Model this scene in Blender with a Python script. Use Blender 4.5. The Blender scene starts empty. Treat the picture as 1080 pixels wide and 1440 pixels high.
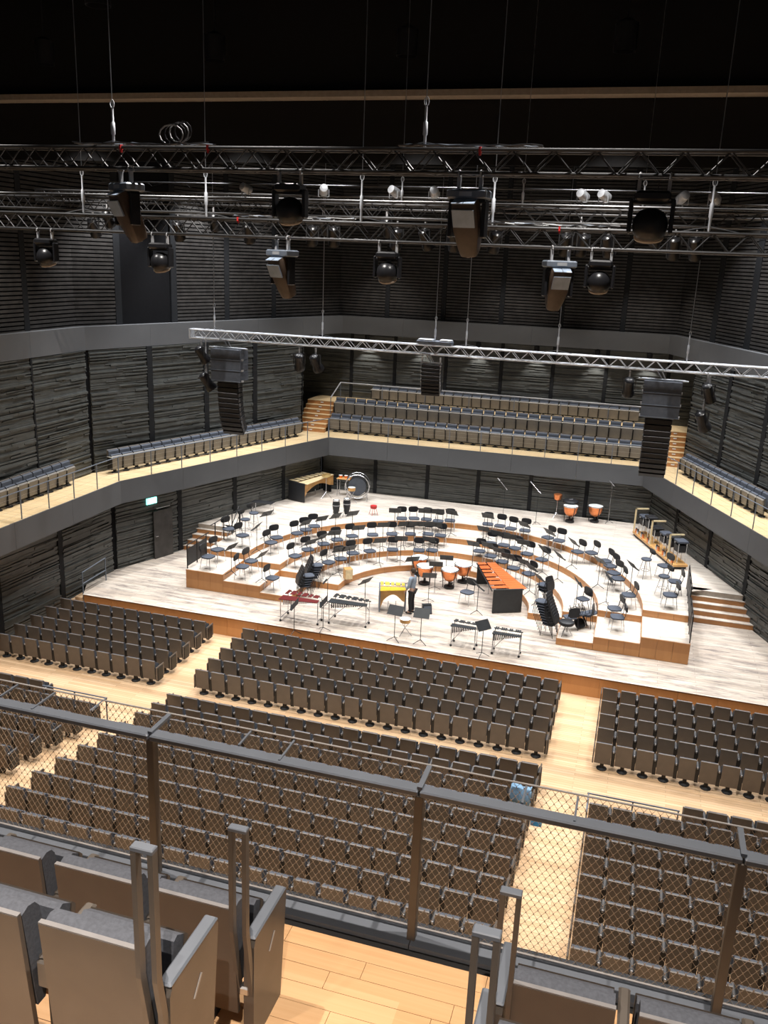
import bpy, math, random
from mathutils import Vector, Matrix
random.seed(7)
scn = bpy.context.scene
COL = scn.collection
PI = math.pi

# ---------------------------------------------------------------- camera
CF = 1236.8
CC = Vector((6.8893, -26.7921, 13.4448))
CR = Vector((0.956966, 0.287512, 0.039411))
CU = Vector((-0.116265, 0.255414, 0.959816))
CW = Vector((-0.265892, 0.923093, -0.277850))
cam_data = bpy.data.cameras.new('camera')
cam = bpy.data.objects.new('camera', cam_data); COL.objects.link(cam)
cam_data.sensor_width = 36; cam_data.lens = CF / 1440 * 36
cam_data.clip_start = 0.05; cam_data.clip_end = 200
cam.matrix_world = Matrix(((CR.x, CU.x, -CW.x, CC.x), (CR.y, CU.y, -CW.y, CC.y), (CR.z, CU.z, -CW.z, CC.z), (0, 0, 0, 1)))
scn.camera = cam

# ---------------------------------------------------------------- world, exposure
world = bpy.data.worlds.new('hall_air'); scn.world = world; world.use_nodes = True
world.node_tree.nodes['Background'].inputs[0].default_value = (0.9, 0.93, 1.0, 1)
world.node_tree.nodes['Background'].inputs[1].default_value = 0.035
scn.view_settings.view_transform = 'Standard'; scn.view_settings.look = 'None'
scn.view_settings.gamma = 1; scn.view_settings.exposure = 0.35
scn.view_settings.use_curve_mapping = False

# house downlights: (x, y, z, watts, cone degrees, aim offset) ; the cans are built with the rigging
WARM = (1.0, 0.955, 0.90); COOL = (0.97, 0.98, 1.0)
DOWNLIGHTS = []
for x in (-9.0, -4.5, 0, 4.5, 9.0):
    for y in (2.5, 7.0, 11.5):
        DOWNLIGHTS.append((x, y, 18.2, 1900, 80, COOL))
for x in (-11, -5.5, 0, 5.5, 11):
    for y in (-2.5, -8.0, -13.0):
        DOWNLIGHTS.append((x, y, 18.6, 2500, 80, WARM))
for x in (-6.5, 0, 6.5):
    DOWNLIGHTS.append((x, 16.3, 15.6, 800, 80, WARM))
for x, y in ((-12.6, 4.5), (-11.2, 8.5), (12.4, 5.0), (10.9, 9.5)):
    DOWNLIGHTS.append((x, y, 17.2, 2500, 80, COOL))
for x in (-7.5, -4.5, -1.5, 1.5, 4.5, 7.0):
    DOWNLIGHTS.append((x, 18.62, 9.2, 170, 80, WARM))
for x, y in ((1.5, -22.0), (8.0, -22.0), (2.0, -29.5), (7.5, -29.5), (13.0, -29.5)):
    DOWNLIGHTS.append((x, y, 19.4, 2600 if y > -25 else 5000, 80, (1.0, 0.86, 0.73)))

def at(px, py, z):
    d = CW + CR * ((px - 540) / CF) - CU * ((py - 720) / CF)
    return CC + d * ((z - CC.z) / d.z)
def at_y(px, py, y):
    d = CW + CR * ((px - 540) / CF) - CU * ((py - 720) / CF)
    return CC + d * ((y - CC.y) / d.y)
def to_px(p):
    d = Vector(p) - CC; z = d.dot(CW)
    return (540 + CF * d.dot(CR) / z, 720 - CF * d.dot(CU) / z)

# ---------------------------------------------------------------- materials
MATS = {}
def mat(name, col, rough=0.6, metal=0.0, noise=0.12, nscale=8.0, bump=0.0, spec=0.4):
    m = bpy.data.materials.new(name); m.use_nodes = True; MATS[name] = m
    nt = m.node_tree; b = nt.nodes['Principled BSDF']
    b.inputs['Roughness'].default_value = rough; b.inputs['Metallic'].default_value = metal
    b.inputs['Specular IOR Level'].default_value = spec
    tc = nt.nodes.new('ShaderNodeTexCoord'); n = nt.nodes.new('ShaderNodeTexNoise')
    n.inputs['Scale'].default_value = nscale; n.inputs['Detail'].default_value = 3
    nt.links.new(tc.outputs['Object'], n.inputs['Vector'])
    r = nt.nodes.new('ShaderNodeValToRGB')
    lo = [max(0, c * (1 - noise)) for c in col]; hi = [min(1, c * (1 + noise)) for c in col]
    r.color_ramp.elements[0].color = (*lo, 1); r.color_ramp.elements[1].color = (*hi, 1)
    r.color_ramp.elements[0].position = 0.3; r.color_ramp.elements[1].position = 0.7
    nt.links.new(n.outputs['Fac'], r.inputs['Fac']); nt.links.new(r.outputs['Color'], b.inputs['Base Color'])
    if bump:
        bp = nt.nodes.new('ShaderNodeBump'); bp.inputs['Strength'].default_value = bump; bp.inputs['Distance'].default_value = 0.02
        nt.links.new(n.outputs['Fac'], bp.inputs['Height']); nt.links.new(bp.outputs['Normal'], b.inputs['Normal'])
    return m
def wood(name, cols, blen=2.2, bwid=0.13, rough=0.45, streak=26.0, grey=None, coord='Object', rot=(0, 0, 0), gap=0.006, gapdark=0.6):
    """boards running along x: brick pattern for the boards, stretched noise for the grain"""
    m = bpy.data.materials.new(name); m.use_nodes = True; MATS[name] = m
    nt = m.node_tree; L = nt.links.new; b = nt.nodes['Principled BSDF']; b.inputs['Roughness'].default_value = rough
    tc = nt.nodes.new('ShaderNodeTexCoord'); mp = nt.nodes.new('ShaderNodeMapping'); mp.inputs['Rotation'].default_value = rot
    L(tc.outputs[coord], mp.inputs['Vector'])
    bk = nt.nodes.new('ShaderNodeTexBrick'); bk.offset = 0.37; bk.inputs['Scale'].default_value = 1
    bk.inputs['Brick Width'].default_value = blen; bk.inputs['Row Height'].default_value = bwid
    bk.inputs['Mortar Size'].default_value = gap; bk.inputs['Bias'].default_value = 0.0
    bk.inputs['Color1'].default_value = (0, 0, 0, 1); bk.inputs['Color2'].default_value = (1, 1, 1, 1); bk.inputs['Mortar'].default_value = (0.5, 0.5, 0.5, 1)
    L(mp.outputs[0], bk.inputs['Vector'])
    m2 = nt.nodes.new('ShaderNodeMapping'); m2.inputs['Scale'].default_value = (0.6, streak, 4); L(mp.outputs[0], m2.inputs['Vector'])
    n = nt.nodes.new('ShaderNodeTexNoise'); n.inputs['Scale'].default_value = 1.0; n.inputs['Detail'].default_value = 5; n.inputs['Roughness'].default_value = 0.65
    L(m2.outputs[0], n.inputs['Vector'])
    mx = nt.nodes.new('ShaderNodeMix'); mx.data_type = 'FLOAT'; mx.inputs[0].default_value = 0.55
    L(bk.outputs['Color'], mx.inputs[2]); L(n.outputs['Fac'], mx.inputs[3])
    r = nt.nodes.new('ShaderNodeValToRGB'); e = r.color_ramp.elements
    e[0].position = 0.15; e[0].color = (*cols[0], 1); e[1].position = 0.85; e[1].color = (*cols[-1], 1)
    if len(cols) == 3: k = e.new(0.45); k.color = (*cols[1], 1)
    L(mx.outputs[0], r.inputs['Fac']); out = r.outputs['Color']
    if grey:   # scuffs and dirt with a shape of their own
        n2 = nt.nodes.new('ShaderNodeTexNoise'); n2.inputs['Scale'].default_value = 1.0; n2.inputs['Detail'].default_value = 6; n2.inputs['Roughness'].default_value = 0.7
        m3 = nt.nodes.new('ShaderNodeMapping'); m3.inputs['Scale'].default_value = (0.9, 4.5, 1); L(mp.outputs[0], m3.inputs['Vector']); L(m3.outputs[0], n2.inputs['Vector'])
        r2 = nt.nodes.new('ShaderNodeValToRGB'); r2.color_ramp.elements[0].position = 0.47; r2.color_ramp.elements[1].position = 0.66
        r2.color_ramp.elements[0].color = (0, 0, 0, 1); r2.color_ramp.elements[1].color = (0.85, 0.85, 0.85, 1)
        L(n2.outputs['Fac'], r2.inputs['Fac'])
        g = nt.nodes.new('ShaderNodeMix'); g.data_type = 'RGBA'; g.inputs[7].default_value = (*grey, 1)
        L(r2.outputs['Color'], g.inputs[0]); L(out, g.inputs[6]); out = g.outputs[2]
    d = nt.nodes.new('ShaderNodeMix'); d.data_type = 'RGBA'; d.blend_type = 'MULTIPLY'; d.inputs[7].default_value = (gapdark, gapdark * 0.95, gapdark * 0.9, 1)
    L(bk.outputs['Fac'], d.inputs[0]); L(out, d.inputs[6]); L(d.outputs[2], b.inputs['Base Color'])
    return m
wood('maple_floor', [(0.52, 0.33, 0.18), (0.65, 0.44, 0.26), (0.74, 0.53, 0.34)], 2.4, 0.11)
wood('balcony_floor', [(0.60, 0.42, 0.22), (0.70, 0.52, 0.29), (0.78, 0.60, 0.36)], 2.4, 0.11)
wood('stage_boards', [(0.44, 0.365, 0.30), (0.55, 0.475, 0.40), (0.66, 0.59, 0.51)], 3.2, 0.16, 0.5, 14, grey=(0.19, 0.16, 0.15))
wood('riser_boards', [(0.60, 0.52, 0.44), (0.69, 0.62, 0.54), (0.76, 0.70, 0.62)], 3.2, 0.16, 0.5, 14, grey=(0.42, 0.36, 0.31))
wood('oak_veneer', [(0.40, 0.17, 0.055), (0.50, 0.23, 0.08), (0.58, 0.29, 0.11)], 9, 9, 0.4, 1.0, rot=(0, PI / 2, 0), gap=0.0)
wood('plank_wood', [(0.52, 0.30, 0.14), (0.64, 0.40, 0.21), (0.72, 0.49, 0.28)], 9, 9, 0.42, 30, gap=0.0)
mat('wall_wood', (0.086, 0.090, 0.086), 0.40, 0, 0.16, 3.0)
mat('wall_slat', (0.046, 0.043, 0.041), 0.45, 0, 0.3, 3.0)
mat('wall_black', (0.006, 0.006, 0.007), 0.85, spec=0.1)
mat('pillar', (0.014, 0.015, 0.017), 0.7, spec=0.2)
mat('fascia', (0.105, 0.108, 0.114), 0.5, 0, 0.08, 0.7)
mat('ceiling_black', (0.006, 0.006, 0.007), 0.9)
mat('beam_tan', (0.34, 0.29, 0.24), 0.6)
mat('shell_taupe', (0.130, 0.109, 0.092), 0.42, 0, 0.06, 5)
mat('pan_taupe', (0.20, 0.185, 0.165), 0.5, 0, 0.06, 5)
mat('shell_edge_lit', (0.23, 0.23, 0.24), 0.35)
mat('cushion', (0.085, 0.096, 0.120), 0.9, 0, 0.15, 60, 0.15)
mat('arm_pale', (0.50, 0.48, 0.40), 0.45)
mat('arm_dark', (0.10, 0.10, 0.105), 0.45)
mat('arm_grey', (0.36, 0.36, 0.37), 0.4)
mat('iron_black', (0.012, 0.012, 0.013), 0.5)
mat('rail_grey', (0.15, 0.175, 0.215), 0.42, 0.1, 0.06, 4)
mat('bar_bronze', (0.125, 0.112, 0.10), 0.4, 0.15, 0.08, 6)
mat('wire', (0.36, 0.29, 0.22), 0.4, 0.4)
mat('steel', (0.55, 0.56, 0.58), 0.28, 0.9)
mat('aluminium', (0.62, 0.65, 0.70), 0.4, 0.3)
mat('truss_dark', (0.055, 0.055, 0.057), 0.45, 0.6)
mat('truss_black', (0.03, 0.03, 0.032), 0.35, 0.5)
mat('lamp_black', (0.014, 0.014, 0.016), 0.3)
mat('lamp_vent_lit', (0.34, 0.42, 0.54), 0.35, 0.1)  # light from above is put into this colour of vents and back cover
mat('lamp_belly', (0.085, 0.06, 0.045), 0.35)
mat('lens', (0.03, 0.03, 0.04), 0.05, 0.0, 0.05, 8, 0, 0.9)
mat('speaker_cab', (0.075, 0.085, 0.105), 0.5)
mat('speaker_black', (0.012, 0.012, 0.014), 0.45)
mat('chair_black', (0.016, 0.017, 0.020), 0.5)
mat('chair_seat', (0.060, 0.070, 0.092), 0.75, 0, 0.2, 30)
mat('chrome', (0.60, 0.61, 0.63), 0.25, 0.9)
mat('stand_black', (0.020, 0.022, 0.024), 0.5)
mat('copper', (0.80, 0.27, 0.10), 0.3, 0.75)
mat('drum_skin', (0.72, 0.76, 0.74), 0.5)
mat('bar_red', (0.13, 0.016, 0.016), 0.6, spec=0.2)
mat('bar_orange', (0.66, 0.15, 0.045), 0.35, 0, 0.15)
mat('bar_yellow', (0.80, 0.56, 0.06), 0.3, 0.3)
mat('bar_cream', (0.74, 0.60, 0.36), 0.4)
mat('bar_dark', (0.035, 0.038, 0.042), 0.35)
mat('resonator_wood', (0.62, 0.34, 0.12), 0.4, 0, 0.2, 3)
mat('cloth_blue', (0.16, 0.28, 0.42), 0.9, 0, 0.3, 12, 0.3)
mat('bag_blue', (0.05, 0.30, 0.62), 0.6)
mat('paper', (0.75, 0.75, 0.74), 0.7)
mat('skin_tone', (0.50, 0.30, 0.22), 0.6)
mat('hair_brown', (0.05, 0.03, 0.02), 0.7)
mat('shirt_grey', (0.26, 0.31, 0.38), 0.8)
mat('trouser_black', (0.014, 0.014, 0.017), 0.8)
mat('red_paint', (0.50, 0.03, 0.03), 0.4)
mat('glass_edge', (0.22, 0.24, 0.24), 0.15, 0.1)
mat('brass', (0.72, 0.50, 0.20), 0.3, 0.8)
def emit(name, col, s):
    m = bpy.data.materials.new(name); m.use_nodes = True; MATS[name] = m
    b = m.node_tree.nodes['Principled BSDF']
    b.inputs['Base Color'].default_value = (*col, 1); b.inputs['Emission Color'].default_value = (*col, 1); b.inputs['Emission Strength'].default_value = s
    return m
emit('exit_green', (0.25, 0.85, 0.75), 2.2)
emit('exit_white', (0.9, 1.0, 0.98), 3.0)
emit('led_red', (0.9, 0.03, 0.05), 1.2)

# ---------------------------------------------------------------- mesh builder
class MB:
    def __init__(s): s.v = []; s.f = []
    def add(s, vs, fs):
        o = len(s.v); s.v += [tuple(x) for x in vs]; s.f += [tuple(o + i for i in q) for q in fs]; return s
    def box(s, c, d, M=None):
        x, y, z = d[0] / 2, d[1] / 2, d[2] / 2
        vs = [Vector((a * x, b * y, e * z)) for e in (-1, 1) for b in (-1, 1) for a in (-1, 1)]
        if M is not None: vs = [M @ q for q in vs]
        vs = [q + Vector(c) for q in vs]
        return s.add(vs, [(0, 2, 3, 1), (4, 5, 7, 6), (0, 1, 5, 4), (2, 6, 7, 3), (0, 4, 6, 2), (1, 3, 7, 5)])
    def cbox(s, c, d, ch=0.02, M=None):
        """box with chamfered edges all round (plan + top/bottom)"""
        x, y, z = d[0] / 2, d[1] / 2, d[2] / 2; ch = min(ch, x * .9, y * .9, z * .9)
        def ring(k, zz): 
            a, b = x - k, y - k; c2 = ch * .6
            return [(-a, -b + c2, zz), (-a + c2, -b, zz), (a - c2, -b, zz), (a, -b + c2, zz), (a, b - c2, zz), (a - c2, b, zz), (-a + c2, b, zz), (-a, b - c2, zz)]
        vs = ring(ch, -z) + ring(0, -z + ch) + ring(0, z - ch) + ring(ch, z)
        vs = [Vector(q) for q in vs]
        if M is not None: vs = [M @ q for q in vs]
        vs = [q + Vector(c) for q in vs]; fs = [tuple(range(7, -1, -1)), tuple(range(24, 32))]
        for r in range(3):
            for i in range(8):
                j = (i + 1) % 8; fs.append((r * 8 + i, r * 8 + j, r * 8 + 8 + j, r * 8 + 8 + i))
        return s.add(vs, fs)
    def tube(s, a, b, r, n=6, r2=None, caps=True):
        a = Vector(a); b = Vector(b); d = b - a
        if d.length < 1e-6: return s
        d.normalize(); u = d.orthogonal().normalized(); w = d.cross(u); r2 = r if r2 is None else r2
        vs = [a + (u * math.cos(2 * PI * i / n) + w * math.sin(2 * PI * i / n)) * r for i in range(n)]
        vs += [b + (u * math.cos(2 * PI * i / n) + w * math.sin(2 * PI * i / n)) * r2 for i in range(n)]
        fs = [(i, (i + 1) % n, n + (i + 1) % n, n + i) for i in range(n)]
        if caps: fs += [tuple(range(n - 1, -1, -1)), tuple(range(n, 2 * n))]
        return s.add(vs, fs)
    def path(s, pts, r, n=6, closed=False):
        pts = [Vector(p) for p in pts]
        m = len(pts) if closed else len(pts) - 1
        for i in range(m): s.tube(pts[i], pts[(i + 1) % len(pts)], r, n)
        return s
    def lathe(s, prof, n=14, M=None, o=(0, 0, 0), capb=True, capt=True):
        vs = []
        for r, z in prof:
            for i in range(n): vs.append(Vector((r * math.cos(2 * PI * i / n), r * math.sin(2 * PI * i / n), z)))
        if M is not None: vs = [M @ q for q in vs]
        vs = [q + Vector(o) for q in vs]; fs = []
        for k in range(len(prof) - 1):
            for i in range(n):
                j = (i + 1) % n; fs.append((k * n + i, k * n + j, k * n + n + j, k * n + n + i))
        if capb: fs.append(tuple(range(n - 1, -1, -1)))
        if capt: fs.append(tuple(range((len(prof) - 1) * n, len(prof) * n)))
        return s.add(vs, fs)
    def prism(s, poly, z0, z1, M=None):
        n = len(poly); vs = [Vector((p[0], p[1], z0)) for p in poly] + [Vector((p[0], p[1], z1)) for p in poly]
        if M is not None: vs = [M @ q for q in vs]
        fs = [tuple(range(n - 1, -1, -1)), tuple(range(n, 2 * n))] + [(i, (i + 1) % n, n + (i + 1) % n, n + i) for i in range(n)]
        return s.add(vs, fs)
    def extrude_x(s, prof, x0, x1):
        """closed profile of (y, z), counter-clockwise seen from +x, swept from x0 to x1"""
        n = len(prof); vs = [(x0, p[0], p[1]) for p in prof] + [(x1, p[0], p[1]) for p in prof]
        fs = [tuple(range(n - 1, -1, -1)), tuple(range(n, 2 * n))] + [(i, (i + 1) % n, n + (i + 1) % n, n + i) for i in range(n)]
        return s.add(vs, fs)
    def mesh(s, name, material, smooth=False):
        me = bpy.data.meshes.new(name); me.from_pydata(s.v, [], s.f); me.materials.append(MATS[material]); me.validate(); me.update()
        if smooth:
            for p in me.polygons: p.use_smooth = True
            try: me.set_sharp_from_angle(angle=math.radians(40))
            except Exception: pass
        return me
    def build(s, name, material, parent=None, smooth=False, loc=None, rotz=0):
        o = bpy.data.objects.new(name, s.mesh(name, material, smooth)); COL.objects.link(o)
        if parent is not None: o.parent = parent
        if loc is not None: o.location = loc
        if rotz: o.rotation_euler.z = rotz
        return o
def tag(o, label, cat=None, group=None, kind=None):
    o['label'] = label
    if cat: o['category'] = cat
    if group: o['group'] = group
    if kind: o['kind'] = kind
    return o
def empty(name, loc=(0, 0, 0), rotz=0):
    o = bpy.data.objects.new(name, None); COL.objects.link(o); o.location = loc; o.rotation_euler = (0, 0, rotz); o.empty_display_size = 0.1
    return o
def part(me, name, parent, loc=(0, 0, 0), rot=(0, 0, 0), scale=(1, 1, 1)):
    o = bpy.data.objects.new(name, me); COL.objects.link(o); o.parent = parent; o.location = loc; o.rotation_euler = rot; o.scale = scale
    return o
def kids(o): return [c for c in KID.get(o.name, [])]
KID = {}
def register(root):
    """remember the parts of a prototype (obj.children is slow in big scenes)"""
    KID[root.name] = list(root.children)
    for c in root.children: KID[c.name] = list(c.children)
    return root
def copy_tree(o, parent=None):
    c = o.copy(); COL.objects.link(c)
    if parent is not None: c.parent = parent
    for ch in KID.get(o.name, []): copy_tree(ch, c)
    return c
class Kind:
    def __init__(s, build): s.build = build; s.proto = None; s.n = 0
    def place(s, loc, rotz, label, cat, group=None):
        if s.proto is None: s.proto = register(s.build()); o = s.proto
        else: o = copy_tree(s.proto)
        o.location = loc; o.rotation_euler = (0, 0, rotz); s.n += 1
        for k in ('group',):
            if k in o: del o[k]
        tag(o, label, cat, group); return o
ORD = ['zeroth', 'first', 'second', 'third', 'fourth', 'fifth', 'sixth', 'seventh', 'eighth', 'ninth', 'tenth', 'eleventh', 'twelfth', 'thirteenth', 'fourteenth', 'fifteenth', 'sixteenth', 'seventeenth', 'eighteenth', 'nineteenth', 'twentieth'] + ['twenty-' + w for w in ('first', 'second', 'third', 'fourth', 'fifth', 'sixth', 'seventh', 'eighth', 'ninth')] + ['thirtieth'] + ['thirty-' + w for w in ('first', 'second', 'third', 'fourth', 'fifth')]

# ================================================================ SETTING
L = [0.71 + 0.25 * i for i in range(5)]
def V2(a): return Vector((a[0], a[1]))
def struct(o, label, cat=None): return tag(o, label, cat, kind='structure')

# stalls floor: flat front part, stepped rake behind
fl = MB().box((0, -3.0, -0.15), (31, 6.8, 0.3)).build('floor', 'maple_floor')
struct(fl, 'light maple board floor of the flat front stalls and aisles', 'floor')
rk = empty('floor_rake', (0, -6.4, 0)); struct(rk, 'light maple stepped floor under the raked rear stalls', 'floor')
RISE = 0.14; ROWP = 0.85; ROW1 = -6.1
for k in range(2, 15):
    y1 = ROW1 - ROWP * (k - 1) + 0.55; y0 = y1 - ROWP - (6 if k == 14 else 0); z = RISE * (k - 1)
    MB().box((0, (y0 + y1) / 2 + 6.4, z / 2 - 0.15), (31, y1 - y0, z + 0.3)).build('step', 'maple_floor', rk)

# stage
WL = [(-14.6, 0.6), (-12.97, 2.77), (-8.62, 14.87)]
BACKW = 15.35
stage_poly = [(-12.58, 0), (12.6, 0), (13.6, 2.2), (12.95, 3.4), (7.85, 15.4), (-8.7, 15.3), (-13.1, 2.85), (-13.6, 1.9)]
st = MB().prism(stage_poly, 0.0, L[0]).build('stage', 'stage_boards')
struct(st, 'wide concert stage with pale scuffed boards and oak front', 'stage')
x = -12.55
pm = MB().cbox((0, 0, 0), (1.195, 0.03, L[0] - 0.03), 0.006).mesh('stage_front_panel', 'oak_veneer')
while x < 12.5:
    part(pm, 'front_panel', st, (x + 0.6, -0.016, L[0] / 2 - 0.012)); x += 1.2
me_ = MB().box((0.01, -0.02, L[0] + 0.004), (25.16, 0.07, 0.012)).build('stage_nosing', 'riser_boards', st)

YC = 4.05; RAD = [0, 3.75, 5.0, 6.25, 7.8, 9.38]
def face_panels(parent, A, B, z0, z1, w=0.62):
    A = V2(A); B = V2(B); d = B - A; n = max(1, round(d.length / w)); u = d.normalized(); ang = math.atan2(u.y, u.x); step = d.length / n
    me = MB().cbox((0, 0, 0), (step - 0.006, 0.02, z1 - z0 - 0.012), 0.004).mesh('riser_panel', 'oak_veneer')
    for i in range(n):
        c = A + u * (step * (i + .5)); part(me, 'panel', parent, (c.x, c.y, (z0 + z1) / 2 - 0.004), (0, 0, ang))
def arc(r, a0, a1, n): return [(r * math.cos(a0 + (a1 - a0) * i / n), YC + r * math.sin(a0 + (a1 - a0) * i / n)) for i in range(n + 1)]
tier_words = ['', 'lowest curved', 'second curved', 'third curved', 'top']
for k in (1, 2, 3):
    inner = arc(RAD[k], 0, PI, 36); outer = arc(RAD[k + 1] + 0.02, PI, 0, 36)
    o = MB()
    n = 36
    for i in range(n):
        p, q = inner[i], inner[i + 1]; s_, t_ = outer[n - i], outer[n - i - 1]
        vs = [(*p, L[0]), (*q, L[0]), (*t_, L[0]), (*s_, L[0]), (*p, L[k]), (*q, L[k]), (*t_, L[k]), (*s_, L[k])]
        o.add(vs, [(4, 7, 6, 5), (0, 4, 5, 1), (3, 2, 6, 7)])
    for sx in (-1, 1):
        a, b = RAD[k] * sx, RAD[k + 1] * sx
        o.add([(a, YC, L[0]), (b, YC, L[0]), (b, YC, L[k]), (a, YC, L[k])], [(0, 1, 2, 3)])
    o = o.build('stage_riser', 'riser_boards'); struct(o, f'{tier_words[k]} orchestra riser with oak edge and pale boards', 'riser')
    pts = arc(RAD[k] - 0.006, PI, 0, round(RAD[k] * PI / 0.6))
    for a, b in zip(pts, pts[1:]): face_panels(o, a, b, L[k - 1], L[k])
    for sx in (-1, 1): face_panels(o, (sx * RAD[k], YC - 0.008), (sx * RAD[k + 1], YC - 0.008), L[k - 1], L[k])
    for sx, sn in ((-1, 'exit-sign side'), (1, 'copper drum side')):      # front wings
        a, b = sorted((sx * RAD[k + 1], sx * (RAD[k + 2]))); y0 = 2.12
        w = MB().box(((a + b) / 2, (y0 + YC) / 2, (L[0] + L[k]) / 2), (b - a - 0.02, YC - y0, L[k] - L[0])).build('stage_riser', 'riser_boards')
        struct(w, f'{["", "lowest", "middle", "tallest"][k]} oak-fronted riser wing on the {sn} of the stage', 'riser')
        face_panels(w, (a, y0 - 0.012), (b, y0 - 0.012), L[0], L[k], 0.5)
        xs = a if sx > 0 else b
        face_panels(w, (xs, YC), (xs, y0), L[k - 1], L[k], 0.62)
        xo = b if sx > 0 else a
        if k == 3: face_panels(w, (xo, y0), (xo, YC), L[0], L[k], 0.62)
# top level behind the arcs
tp = MB()
pa = arc(RAD[4], 0, PI, 48)
def outer_x(y, s):
    if y < 7.0: return s * 9.4
    return (-12.97 + (y - 2.77) * (4.35 / 12.1)) if s < 0 else (12.95 - (y - 3.4) * (5.1 / 12.0))
def lim(p):
    # ray from the arc centre out to the room edge
    a = math.atan2(p[1] - YC, p[0]); c, s_ = math.cos(a), math.sin(a)
    r = 7.8
    while r < 15:
        xx, yy = r * c, YC + r * s_
        if yy > 15.32 or (xx < outer_x(yy, -1) if xx < 0 else xx > outer_x(yy, 1)): break
        r += 0.02
    return (r * c, YC + r * s_)
out = [lim(p) for p in pa]
for i in range(48):
    vs = [(*pa[i], L[4]), (*pa[i + 1], L[4]), (*out[i + 1], L[4]), (*out[i], L[4]), (*pa[i], L[0]), (*pa[i + 1], L[0])]
    tp.add(vs, [(0, 3, 2, 1), (4, 0, 1, 5)])
for s_ in (-1, 1):
    tp.add([(s_ * 9.4, YC, L[0]), (s_ * 9.4, 7.0, L[0]), (s_ * 9.4, 7.0, L[4]), (s_ * 9.4, YC, L[4])], [(0, 1, 2, 3)])
    tp.add([(s_ * 9.4, 7.0, L[0]), (s_ * 11.7, 7.0, L[0]), (s_ * 11.7, 7.0, L[4]), (s_ * 9.4, 7.0, L[4])], [(0, 1, 2, 3)])
    tp.add([(s_ * 9.3, 6.98, L[4] - .001), (s_ * 11.5, 6.98, L[4] - .001), (s_ * 10.6, 9.5, L[4] - .001), (s_ * 9.3, 9.5, L[4] - .001)], [(0, 1, 2, 3)])
tp = tp.build('stage_riser', 'riser_boards'); struct(tp, 'highest stage level behind the curved risers, reaching the back wall', 'riser')
pts = arc(RAD[4] - 0.006, PI, 0, 42)
for a, b in zip(pts, pts[1:]): face_panels(tp, a, b, L[3], L[4])
for sx in (-1, 1): face_panels(tp, (sx * RAD[4], YC - 0.008), (sx * 9.4, YC - 0.008), L[3], L[4])
for s_, sn in ((-1, 'exit-sign wall'), (1, 'wall behind the percussion trolley')):
    sr = empty('stage_stairs', (s_ * 9.45, 6, L[0])); struct(sr, f'five oak-fronted steps up to the top stage level by the {sn}', 'stairs')
    for i in range(5):
        x1 = 2.45 - i * 0.11
        MB().box((s_ * x1 / 2, 0.125 + i * 0.25 + (0.25 if i < 4 else 0.05), (i + 1) * 0.1 - 0.012), (x1, 0.5 if i < 4 else 0.1, (i + 1) * 0.2 - 0.025)).build('riser_board', 'oak_veneer', sr)
        MB().box((s_ * x1 / 2, 0.115 + i * 0.25 + (0.25 if i < 4 else 0), (i + 1) * 0.2 - 0.012), (x1, 0.52 if i < 4 else 0.3, 0.024)).build('tread', 'riser_boards', sr)
# steps down from the stage at the exit-sign side
fs_ = empty('stage_stairs', (-12.6, 0.1, 0)); struct(fs_, 'oak steps from the stalls floor up to the stage edge below the exit sign', 'stairs')
for i in range(4):
    MB().box((-0.55, 0.75 - 0.0, 0), (0.1, 0.1, 0.1))
    zz = L[0] - (i + 1) * 0.142; xx = -0.15 - i * 0.30
    MB().box((xx - 0.02, 0.75, zz / 2), (0.32, 1.8, zz)).build('tread', 'maple_floor', fs_)
hr = empty('handrail', (-12.62, 0.05, 0)); tag(hr, 'dark metal handrail at the stage steps below the exit sign', 'handrail')
for (a, b, nm) in (((0.0, 0, .3), (0.0, 0, 1.55), 'post'), ((-0.0, 1.5, .7), (0.0, 1.5, 1.65), 'post'), ((0, 0, 1.55), (0, 1.5, 1.65), 'rail'), ((-.0, 0, 1.1), (0, 1.5, 1.15), 'rail')):
    MB().tube(a, b, 0.022, 6).build(nm, 'rail_grey', hr)

# -------- walls
def ridge_panel(name, A, B, z0, z1, parent, style, seed, material):
    """one wall panel: horizontal strips of uneven depth standing proud of the wall plane A-B (room side on the right of A->B)"""
    rnd = random.Random(seed); A = V2(A); B = V2(B); d = B - A; ln = d.length; u = d / ln; nrm = Vector((u.y, -u.x))
    m = MB(); z = z0
    def cell(a, b, za, zb, dep):
        P = [A + u * a, A + u * b]; Q = [p + nrm * dep for p in P]
        vs = [(*P[0], za), (*P[1], za), (*P[1], zb), (*P[0], zb), (*Q[0], za), (*Q[1], za), (*Q[1], zb), (*Q[0], zb)]
        m.add(vs, [(4, 5, 6, 7), (0, 1, 5, 4), (3, 7, 6, 2), (0, 4, 7, 3), (1, 2, 6, 5)])
    while z < z1 - 0.005:
        if style == 'rough':
            h = min(rnd.choice((0.03, 0.04, 0.05, 0.06, 0.08)), z1 - z); base = rnd.uniform(0.01, 0.065); a = 0.0
            deep = rnd.random() < 0.13
            while a < ln - 1e-4:
                b = min(ln, a + rnd.uniform(0.4, 1.9)); cell(a, b, z, z + h, 0.004 if deep else max(0.006, base + rnd.uniform(-0.03, 0.03))); a = b
            z += h
        else:
            h = min(0.15, z1 - z); cell(0, ln, z + 0.05, z + h, 0.05 + rnd.uniform(-.012, .012)); z += h
    return m.build(name, material, parent)
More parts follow.
